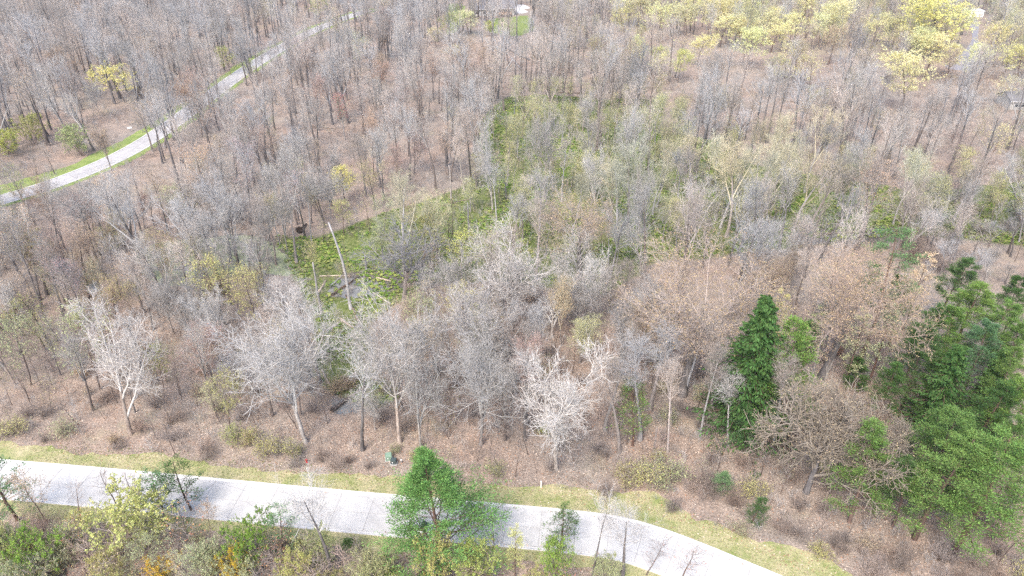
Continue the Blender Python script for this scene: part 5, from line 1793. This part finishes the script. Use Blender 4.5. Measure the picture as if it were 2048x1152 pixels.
for k in range(150):
    px_ = R.uniform(-40, 2080) if R.random() < 0.35 else R.uniform(-40, 760)
    if px_ > 1500:
        continue
    lim = 1030 if px_ < 340 else 1050 if px_ < 640 else 1095
    ty = R.uniform(lim, 1150)
    h = R.uniform(2.5, 7.5)
    b = at(px_, ty, h)
    if dist_line(np.array([b[:2]]), ROAD_MID)[0] < ROAD_W / 2 + 2.6 or b[1] > 72:
        continue
    kd, cl = [('bushy', 'olive'), ('bushy', 'sage'), ('bud_sapling', 'tan'), ('sapling', 'none'), ('sapling', 'none'), ('bud_sapling', 'rust'), ('sapling', 'none'), ('sapling', 'none'), ('sapling', 'none'), ('light_leafy', 'sage')][int(R.random() * 10)]
    tree(kd, {'bushy': 'leafing_tree', 'light_leafy': 'leafing_tree', 'sapling': 'sapling', 'bud_sapling': 'budding_sapling', 'thin_pine': 'pine_tree'}[kd], 'tree', b[0], b[1], h, h * R.uniform(0.7, 1.05) if kd != 'thin_pine' else None, cl)
S = jitter_grid(5.2, -75, 75, 56, 110, 21)
sp_, _ = pix(np.column_stack([S, np.zeros(len(S))]))
ds = dist_line(S, ROAD_MID)
keep = in_view(S, 2) & (ds > ROAD_W / 2 + 3.4) & (R.random(len(S)) < 0.55)
for (x, y), (px_, py_) in zip(S[keep], sp_[keep]):
    k = np.argmin(np.hypot(ROAD_MID[:, 0] - x, ROAD_MID[:, 1] - y))
    t = np.gradient(ROAD_MID, axis=0)[k]
    near_side = t[0] * (y - ROAD_MID[k, 1]) - t[1] * (x - ROAD_MID[k, 0]) < 0
    if near_side and (R.random() < 0.25 or 770 < px_ < 960):
        continue
    kd = 'leafy_shrub' if R.random() < (0.25 if near_side else 0.3) else 'shrub'
    tree(kd, 'shrub', 'shrub', x, y, R.uniform(1.4, 2.8) if not near_side else R.uniform(1.6, 3.6), None, ['olive', 'sage', 'tan', 'rust'][int(R.random() * 3.9)] if kd != 'shrub' else 'none')


# ------------------------------------------------------------------ masses nobody would count
def scatter(name, label, pts, idx, scale, sources, kind='stuff', tilt=0.0, seed=3):
    """ONE object of kind stuff: geometry nodes put the given small meshes on points."""
    r = np.random.default_rng(seed)
    n = len(pts)
    me = bpy.data.meshes.new(name)
    me.vertices.add(n)
    P = np.column_stack([pts, np.zeros(n)]) if pts.shape[1] == 2 else pts
    me.vertices.foreach_set('co', P.astype(np.float32).ravel())
    rot = np.column_stack([r.normal(0, tilt, n), r.normal(0, tilt, n), r.uniform(0, 6.28, n)])
    for nm, ty, arr in (('pick', 'INT', np.asarray(idx, np.int32)), ('size', 'FLOAT', np.asarray(scale, np.float32)), ('turn', 'FLOAT_VECTOR', rot.astype(np.float32))):
        a = me.attributes.new(nm, ty, 'POINT')
        a.data.foreach_set('vector' if ty == 'FLOAT_VECTOR' else 'value', arr.ravel())
    me.update()
    src = bpy.data.collections.new(name + '_sources')
    for i, s in enumerate(sources):
        o = s if isinstance(s, bpy.types.Object) else bpy.data.objects.new('%s_source_%02d' % (name, i), s)
        src.objects.link(o)
    ng = bpy.data.node_groups.new(name + '_scatter', 'GeometryNodeTree')
    ng.interface.new_socket('Geometry', in_out='INPUT', socket_type='NodeSocketGeometry')
    ng.interface.new_socket('Geometry', in_out='OUTPUT', socket_type='NodeSocketGeometry')
    gi, go = ng.nodes.new('NodeGroupInput'), ng.nodes.new('NodeGroupOutput')
    ci = ng.nodes.new('GeometryNodeCollectionInfo')
    ci.inputs['Collection'].default_value = src
    ci.inputs['Separate Children'].default_value = True
    ci.inputs['Reset Children'].default_value = True
    ip = ng.nodes.new('GeometryNodeInstanceOnPoints')
    ip.inputs['Pick Instance'].default_value = True

    def named(nm, ty):
        a = ng.nodes.new('GeometryNodeInputNamedAttribute')
        a.data_type = ty
        a.inputs['Name'].default_value = nm
        return a.outputs['Attribute']

    ng.links.new(gi.outputs[0], ip.inputs['Points'])
    ng.links.new(ci.outputs[0], ip.inputs['Instance'])
    ng.links.new(named('pick', 'INT'), ip.inputs['Instance Index'])
    ng.links.new(named('turn', 'FLOAT_VECTOR'), ip.inputs['Rotation'])
    ng.links.new(named('size', 'FLOAT'), ip.inputs['Scale'])
    ng.links.new(ip.outputs[0], go.inputs[0])
    o = obj(name, me)
    md = o.modifiers.new('scatter', 'NODES')
    md.node_group = ng
    return tag(o, label, kind=kind)


def joined(a, name, leaf=None):
    """Trunk and crown meshes of a library tree in one mesh (for the far woods)."""
    vs, qs, ts, qm, tm, off, mats = [], [], [], [], [], 0, []
    B = Build()
    for me in (a['trunk'], a['crown']):
        v = np.empty(len(me.vertices) * 3, np.float32)
        me.vertices.foreach_get('co', v)
        lt = np.empty(len(me.polygons), np.int32)
        me.polygons.foreach_get('loop_total', lt)
        mi = np.empty(len(me.polygons), np.int32)
        me.polygons.foreach_get('material_index', mi)
        li = np.empty(len(me.loops), np.int32)
        me.loops.foreach_get('vertex_index', li)
        nq = int((lt == 4).sum())
        q = li[:nq * 4].reshape(-1, 4)
        base = len(mats)
        B.v.append(v.reshape(-1, 3))
        B.q.append(q + B.n)
        B.qm.append(mi[:nq] + base)
        B.n += len(v) // 3
        mats += [leaf if leaf and m.name == 'leaf' else m for m in me.materials]
    return B.mesh(name, mats)


far_src, far_col = [], {}
for i, a in enumerate(LIB['far_bare']):
    far_src.append(bpy.data.objects.new('distant_woods_source_%02d' % i, joined(a, 'far_tree')))
for j, cl in enumerate(['orange', 'pink', 'tan', 'olive', 'pale_yellow']):
    o = bpy.data.objects.new('distant_woods_source_%02d' % (6 + j), joined(LIB['far_swamp'][j % 2] if cl in ('olive', 'pale_yellow') else LIB['far_bud'][j % 3], 'far_tree', leaf_of('far_leaf_' + cl, COLOURS[cl])))
    far_col[cl] = 6 + j
    far_src.append(o)
fp = np.array([(f[0], f[1]) for f in far_pts])
# beyond the frame's sides and top the wood goes on
X = jitter_grid(9.0, -620, 620, 60, 820, 31)
X = X[~in_view(X, 22) & (np.hypot(X[:, 0], X[:, 1]) > 110) & (np.abs(X[:, 0]) < 60 + X[:, 1] * 0.95)]
X = X[free(X)]
far_col['sage'] = far_col['olive']
idx = [far_col.get(f[4], int(R.integers(6))) if f[3] or f[4] != 'none' else int(R.integers(6)) for f in far_pts]
fs = [f[2] / 22.0 for f in far_pts]
idx += list(R.integers(0, 6, len(X)))
fs += list(R.uniform(0.75, 1.1, len(X)))
scatter('distant_woods', 'far bare woods of grey trees reading as one mass', np.vstack([fp, X]), idx, fs, far_src, tilt=0.03)

# green herbs of the swamp
def herb_mesh(name, seed, mat, n=9, size=0.42, up=0.5):
    rng = np.random.default_rng(seed)
    B = Build()
    for k in range(n):
        a = rng.uniform(0, 6.28)
        L = size * rng.uniform(0.6, 1.2)
        d = np.array([math.cos(a), math.sin(a)])
        s = np.array([-d[1], d[0]]) * L * 0.28
        z = L * up * rng.uniform(0.6, 1.3)
        m = d * L * 0.55
        e_ = d * L * 1.05
        B.add([(0, 0, 0), (m[0] + s[0], m[1] + s[1], z), (e_[0], e_[1], z * 0.9), (m[0] - s[0], m[1] - s[1], z)], [(0, 1, 2, 3)])
    return B.mesh(name, [mat], False)


herbs = []
for i, c in enumerate([(0.17, 0.28, 0.05), (0.27, 0.37, 0.08), (0.39, 0.43, 0.14)]):
    o = bpy.data.objects.new('swamp_herbs_source_%02d' % i, herb_mesh('herb', i, leaf_of('herb_leaf_%d' % i, c), size=0.5))
    herbs.append(o)
HG = jitter_grid(0.95, -70, 190, 95, 290, 41, 0.5)
HG = HG[inside(SWAMP, HG)]


pn = value_noise(HG, 7.0, 2) * 0.6 + value_noise(HG, 2.4, 3) * 0.4
HG = HG[pn > 0.43]
print('herbs', len(HG))
scatter('swamp_herbs', 'broad leaved green herbs covering the swamp floor', HG, R.integers(0, 3, len(HG)), R.uniform(0.6, 1.5, len(HG)), herbs, seed=8)

# twiggy undergrowth
def brush_mesh(name, seed, H=1.6, n=7):
    rng = np.random.default_rng(seed)
    B = Build()
    st = np.column_stack([rng.normal(0, 0.35, (n, 2)), np.full(n, -0.05)])
    d = np.column_stack([rng.normal(0, 0.3, (n, 2)), np.ones(n)])
    tp, tr = grow(st, d, H * rng.uniform(0.5, 1.1, n), np.full(n, 0.018), 3, 0.12, 0, rng)
    B.tubes(tp, tr, 3)
    p, d, r, t, _ = spawn(tp, tr, 5, 0.3, 1, (25, 60), rng)
    kp, kr = grow(p, d, H * rng.uniform(0.2, 0.4, len(p)), np.full(len(p), 0.011), 2, 0.12, 0, rng, 0.6)
    B.tubes(kp, kr, 3)
    return B.mesh(name, [M['twig_brown' if seed % 2 else 'twig_grey']])


U = jitter_grid(2.0, -260, 260, 58, 330, 51, 0.5)
U = U[in_view(U, 2)]
U = U[free(U, 0.3)]
U = U[value_noise(U, 9.0, 6) > 0.36]
import collections
print(collections.Counter(e.name.split('.')[0] for e, d in THINGS))
print('undergrowth', len(U))
scatter('undergrowth', 'thin twiggy undergrowth on the leaf litter', U, R.integers(0, 4, len(U)), R.uniform(0.5, 1.6, len(U)), [brush_mesh('brush', 60 + i) for i in range(4)], tilt=0.1, seed=9)

# fallen leaves
def litter():
    P = jitter_grid(0.42, -80, 80, 58, 118, 61, 0.5)
    P = P[in_view(P, 0.2)]
    dr = dist_line(P, ROAD_MID)
    P = P[(dr > ROAD_W / 2 + 2.2) | ((dr > ROAD_W / 2 - 0.9) & (R.random(len(P)) < 0.16)) | (R.random(len(P)) < 0.008)]
    P = P[value_noise(P, 3.0, 4) + R.random(len(P)) * 0.5 > 0.55]
    rng = np.random.default_rng(62)
    B = Build()
    c = np.column_stack([P, rng.uniform(0.02, 0.1, len(P))])
    m = rng.integers(0, 4, len(P))
    n = len(c)
    a = rng.normal(0, 1, (n, 3)); a[:, 2] *= 0.35
    a = nrm(a)
    b = nrm(np.cross(a, rng.normal(0, 0.25, (n, 3)) + np.array([0, 0, 1.0])))
    s = rng.uniform(0.07, 0.15, n)[:, None]
    v = np.stack([c - a * s, c + b * s * 0.7, c + a * s, c - b * s * 0.7], 1)
    for k in range(4):
        w_ = v[m == k]
        B.add(w_.reshape(-1, 3), np.arange(len(w_) * 4).reshape(-1, 4), mat=k)
    mats = [plain_mat('leaf_litter_%s' % nm, col, 0.9, 0.15, 0.25, 6.0) for nm, col in (('tan', (0.44, 0.33, 0.25)), ('buff', (0.58, 0.47, 0.38)), ('brown', (0.25, 0.155, 0.105)), ('russet', (0.36, 0.20, 0.125)))]
    tag(obj('leaf_litter', B.mesh('leaf_litter', mats, False)), 'fallen tan and brown leaves scattered over the wood floor', kind='stuff')
    print('litter', n)


litter()


# grass tufts on the verges
def tuft_mesh(name, seed, mat, size=0.22):
    rng = np.random.default_rng(seed)
    B = Build()
    for k in range(8):
        a, l = rng.uniform(0, 6.28), size * rng.uniform(0.6, 1.2)
        d = np.array([math.cos(a), math.sin(a), 0])
        s = np.array([-d[1], d[0], 0]) * 0.02
        b = d * rng.uniform(0, 0.06)
        B.add([b - s, b + s, b + d * l * 0.6 + np.array([0, 0, l * 0.7])], t=[(0, 1, 2)])
    return B.mesh(name, [mat], False)


tufts = []
for i, c in enumerate([(0.30, 0.325, 0.13), (0.42, 0.385, 0.22), (0.21, 0.27, 0.08), (0.52, 0.45, 0.31)]):
    o = bpy.data.objects.new('grass_source_%02d' % i, tuft_mesh('tuft', i, leaf_of('grass_blade_%d' % i, c)))
    tufts.append(o)
T = jitter_grid(0.3, -75, 75, 55, 95, 71, 0.5)
d_ = dist_line(T, ROAD_MID)
T = T[(d_ > ROAD_W / 2 + 0.25) & (d_ < ROAD_W / 2 + 5.0) & in_view(T, 0.2)]
fall = np.clip((dist_line(T, ROAD_MID) - ROAD_W / 2 - 2.6) / 2.4, 0, 1)
T = T[R.random(len(T)) > fall]
print('tufts', len(T))
scatter('grass', 'short dry grass on both verges of the road', T, np.minimum(R.integers(0, 5, len(T)), 3), R.uniform(0.5, 1.3, len(T)), tufts, seed=12)

# ------------------------------------------------------------------ labels of the filled-in trees: what each stands beside
LANDMARKS = [('the bright yellow tree above the lane', 250, 205), ('the crimson tree', 690, 275), ('the small yellow tree in the brown wood', 690, 408), ('the white tree beyond the lane', 200, 235), ('the house with skylights', 985, 40),
             ('the dark stump by the swamp edge', 600, 466), ('the straight grey snag', 593, 525), ('the tall bent snag', 701, 618), ('the big dead tree', 808, 600), ('the whitest round tree', 1022, 660), ('the thick pale tree by the marker post', 1112, 938),
             ('the grey pool', 695, 815), ('the broad pale tree', 262, 868), ('the duckweed pond', 420, 520), ('the orange tree by the pond', 212, 610), ('the green utility cabinet', 778, 919), ('the big domed oak', 1365, 790), ('the second domed oak', 1642, 755),
             ('the tall dark spruce', 1478, 872), ('the spreading oak', 1612, 985), ('the tall layered pine', 1716, 735), ('the tan dead pine', 1850, 640), ('the dark stream', 1690, 470), ('the big pale yellow tree', 1802, 222), ('the white garage', 1944, 32),
             ('the house with white windows', 2045, 213), ('the round pale green tree', 166, 312), ('the lime tree by the lane', 462, 150), ('the upper swamp log', 1120, 280), ('the dark stump of the upper swamp', 1199, 297), ('the right swamp stump', 1423, 374),
             ('the tan crowned swamp tree', 1160, 560), ('the slim yellow tree', 1355, 165), ('the long slope log', 1480, 255), ('the thin pale yellow slope tree', 1972, 335), ('the left end of the lane', 20, 400), ('the middle of the lane', 330, 265),
             ('the olive tree above the verge', 462, 862), ('the slim light pine', 1265, 892), ('the large bright pines', 1940, 1100), ('the pale left edge tree', 30, 770), ('the grey fallen trees', 1030, 110), ('the far woods log', 368, 86), ('the long pale log', 757, 593),
             ('the road bend', 1400, 1080), ('the big bushy pine', 872, 1098), ('the golden bush', 335, 1175), ('the pond edge fork tree', 348, 668), ('the red hydrant', 614, 925), ('the little green pine by the verge', 1503, 1045), ('the big yellow olive bush', 250, 1115)]
LANDMARKS += [('the right edge herbs', 2010, 382), ('the herbs beyond the stream', 1750, 395), ('the brush right of the stream', 1900, 440)]
LM = np.array([at(x, y)[:2] for _, x, y in LANDMARKS])
for nm_, tx_, ty_, h_ in (('the bright back pine', 1968, 558, 18), ('the dark green back pine', 1920, 505, 17), ('the farthest right edge pine', 2038, 545, 17), ('the pine by the layered one', 1826, 545, 16)):
    LANDMARKS.append((nm_, 0, 0))
    LM = np.vstack([LM, [at(tx_, ty_, h_)[:2]]])
WORD = dict(slim='slim pale trunked tree', swamp_bud='budding tree', leafy='full leaved tree', bushy='leafy bush tree', thin_pine='sparse pine', bare='bare grey tree', bud='budding tree', sapling='bare sapling', bud_sapling='budding sapling', pale='white branched tree', pine='green pine', light_leafy='thinly leaved tree', shrub='twiggy bare shrub', leafy_shrub='leafing shrub')
HUE = dict(orange='orange ', pink='pinkish ', tan='tan ', olive='olive ', sage='grey green ', green='bright green ', blue_pine='', lime='lime ', rust='rust brown ', pale_yellow='pale yellow ', bright_pine='', none='')
NICE = {}
for e, d in THINGS:
    if d.get('label'):
        e['label'] = d['label']
        continue
    x, y = e.location[0], e.location[1]
    k = int(np.argmin(np.hypot(LM[:, 0] - x, LM[:, 1] - y)))
    dx, dy = x - LM[k, 0], y - LM[k, 1]
    where = ('right of' if dx > 0 else 'left of') if abs(dx) > abs(dy) else ('behind' if dy > 0 else 'in front of')
    big = {'bare': 21, 'bud': 19, 'sapling': 7.5, 'bud_sapling': 7, 'shrub': 2.4, 'leafy_shrub': 2.4}.get(d['kind'], 17)
    size = 'tall ' if d['h'] > big * 1.06 else 'very short ' if d['h'] < big * 0.45 else 'short ' if d['h'] < big * 0.82 else ''
    key = (size + HUE.get(d['colour'], '') + WORD[d['kind']], '%s %s' % (where, LANDMARKS[k][0]))
    NICE.setdefault(key, []).append((math.hypot(dx, dy), e))
ORD = ['nearest', 'second', 'third', 'fourth', 'fifth', 'sixth', 'seventh', 'eighth', 'ninth', 'tenth', 'eleventh', 'twelfth', 'thirteenth', 'fourteenth', 'fifteenth', 'sixteenth', 'seventeenth', 'eighteenth', 'nineteenth', 'twentieth']
SPLIT = {}
for (what, where), L in NICE.items():
    for dist, e in L:
        if len(L) <= 4:
            SPLIT.setdefault((what, where), []).append((dist, e))
            continue
        d2 = np.argsort(np.hypot(LM[:, 0] - e.location[0], LM[:, 1] - e.location[1]))
        other = LANDMARKS[int(d2[1])][0]
        SPLIT.setdefault((what, '%s towards %s' % (where, other)), []).append((dist, e))
for (what, where), L in SPLIT.items():
    L.sort(key=lambda q: q[0])
    for i, (_, e) in enumerate(L[::1]):
        lab = '%s %s' % (what, where) if len(L) == 1 else '%s %s %s' % (ORD[min(i, 19)] + '-closest' if i else 'closest', what, where)
        if len(lab.split()) > 16:
            lab = lab.replace(' thinly leaved', ' thin').replace(' branched tree', ' tree').replace('the small yellow tree in the brown wood', 'the small yellow tree').replace('the bright yellow tree above the lane', 'the bright yellow tree')
            lab = lab.replace('the thick pale tree by the marker post', 'the marker post').replace('the dark stump of the upper swamp', 'the upper swamp stump').replace('the thin pale yellow slope tree', 'the yellow slope tree').replace('the dark stump by the swamp edge', 'the dark edge stump').replace('the little green pine by the verge', 'the little green pine')
        e['label'] = ' '.join(lab.split()[:16])
GROUPS = dict(bare_tree='bare grey trees of the wood', budding_tree='budding trees in the wood', sapling='bare saplings in the wood', budding_sapling='budding saplings', pale_tree='white branched trees', shrub='shrubs at the wood edge', leafing_tree='trees in fresh yellow leaf', pine_tree='pines of the grove')
for (what, where), L in NICE.items():
    L.sort(key=lambda q: q[0])
    for i, (_, e) in enumerate(L):
        if len(L) == 1:
            e['label'] = '%s %s' % (what, where)
        else:
            e['label'] = '%s %s %s' % (ORD[min(i, 19)] + '-closest' if i else 'closest', what, where)
for e, d in THINGS:
    st = e.name.split('.')[0]
    if st in GROUPS and not e.get('group'):
        e['group'] = GROUPS[st]

# ------------------------------------------------------------------ haze
if HAZE > 0:
    hm = bpy.data.materials.new('haze')
    hm.use_nodes = True
    t = hm.node_tree
    t.nodes.clear()
    out = t.nodes.new('ShaderNodeOutputMaterial')
    pv = t.nodes.new('ShaderNodeVolumePrincipled')
    pv.inputs['Color'].default_value = (0.86, 0.88, 0.95, 1)
    pv.inputs['Density'].default_value = HAZE
    pv.inputs['Anisotropy'].default_value = 0.2
    t.links.new(pv.outputs[0], out.inputs['Volume'])
    hz = obj('haze', Build().box((0, 500, 41), (6000, 7000, 84)).mesh('haze', [hm], False))
    tag(hz, 'thin pale spring haze over the wood', kind='stuff')
